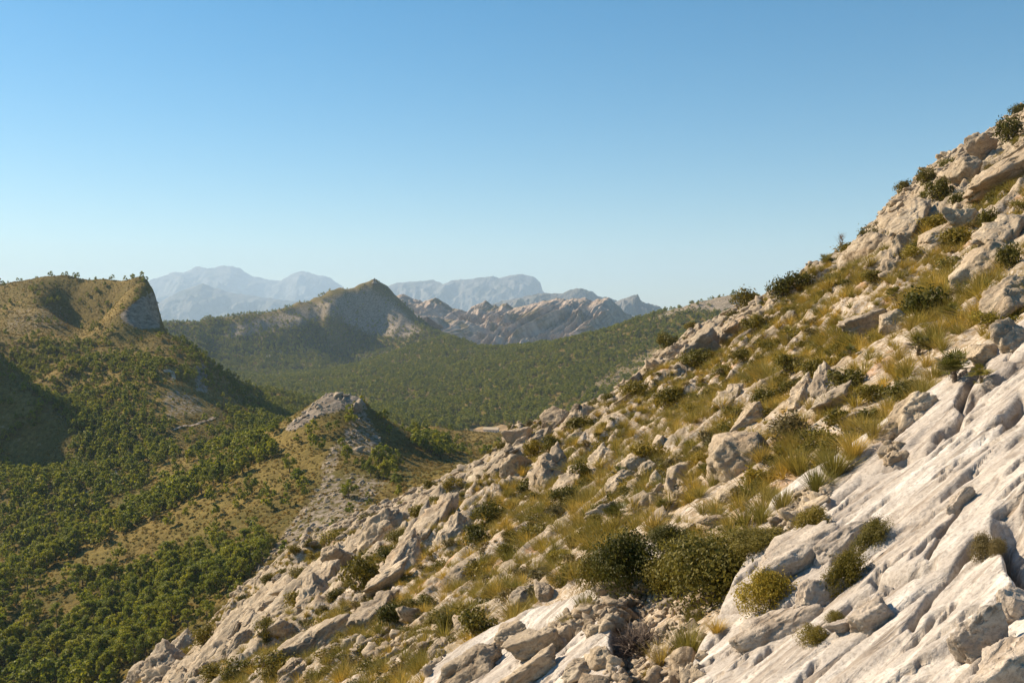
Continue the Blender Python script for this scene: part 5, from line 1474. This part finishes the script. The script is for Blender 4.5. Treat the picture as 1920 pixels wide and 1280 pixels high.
house(hb, math.radians(-14), 15.5, 6.0, 3.8, 2.0, M['plaster'], M['roof'], 'low cream farmhouse with a pale tiled roof in the dry field of the valley', 5)
p = TV.hit(503, 670); house(p, math.radians(10), 7, 5, 3.2, 1.2, M['plaster'], M['roof'], 'tiny white house alone in the woods of the lookout mountain', 3, 'hillside_house')
# watchtower on the summit
ph = TV.hit(702, 532)
if ph is None: ph = P(702, 531, 2450)
t = thing('watchtower', ph, (0, 0, 0), (1.2, 1.2, 1.25), [], 'small round stone watchtower on the summit of the lookout mountain', 'tower')
def lathe(name, prof, n=20):
    th = np.arange(n) * 2 * math.pi / n
    v = np.concatenate([np.stack([np.cos(th) * rr, np.sin(th) * rr, np.full(n, zz)], 1) for rr, zz in prof])
    q = [(i * n + k, i * n + (k + 1) % n, (i + 1) * n + (k + 1) % n, (i + 1) * n + k) for i in range(len(prof) - 1) for k in range(n)]
    return new_mesh(name, v, quads=q)
link('wall', lathe('wall', [(3.3, -1.5), (2.9, 1.5), (2.7, 5.6), (2.95, 5.7), (2.95, 6.4), (0.05, 6.45)]), M['masonry'], t)
link('turret', lathe('turret', [(1.5, 6.4), (1.4, 8.0), (0.05, 8.4)]), M['masonry'], t)
link('base_plinth', lathe('base_plinth', [(5.2, -2), (5.0, 0.2), (2.8, 0.25)]), M['masonry'], t)
link('door', boxmesh('door', -0.5, 0.5, -3.0, -2.6, 2.0, 3.8), M['dark_open'], t)

label_roll()

# ------------------------------------------------------------------ the air
def make_haze():
    x0, x1, y0, y1, z0, z1 = -16100, 16100, -1000, 27600, 1.0, 1620.0
    v = [(x0, y0, z0), (x1, y0, z0), (x1, y1, z0), (x0, y1, z0), (x0, y0, z1), (x1, y0, z1), (x1, y1, z1), (x0, y1, z1)]
    f = [(0, 3, 2, 1), (4, 5, 6, 7), (0, 1, 5, 4), (1, 2, 6, 5), (2, 3, 7, 6), (3, 0, 4, 7)]
    m = bpy.data.materials.new('haze'); m.use_nodes = True
    n = m.node_tree.nodes; n.clear()
    out = n.new('ShaderNodeOutputMaterial'); pv = n.new('ShaderNodeVolumePrincipled')
    pv.inputs['Color'].default_value = HAZE_COLOUR
    pv.inputs['Density'].default_value = HAZE_DENSITY
    pv.inputs['Anisotropy'].default_value = 0.1
    m.node_tree.links.new(pv.outputs[0], out.inputs['Volume'])
    o = link('haze', new_mesh('haze', v, quads=f, smooth_shade=False), m)
    tag(o, kind='stuff')
HAZE_DENSITY, HAZE_COLOUR = 0.54e-4, (0.60, 0.79, 1.0, 1)
make_haze()
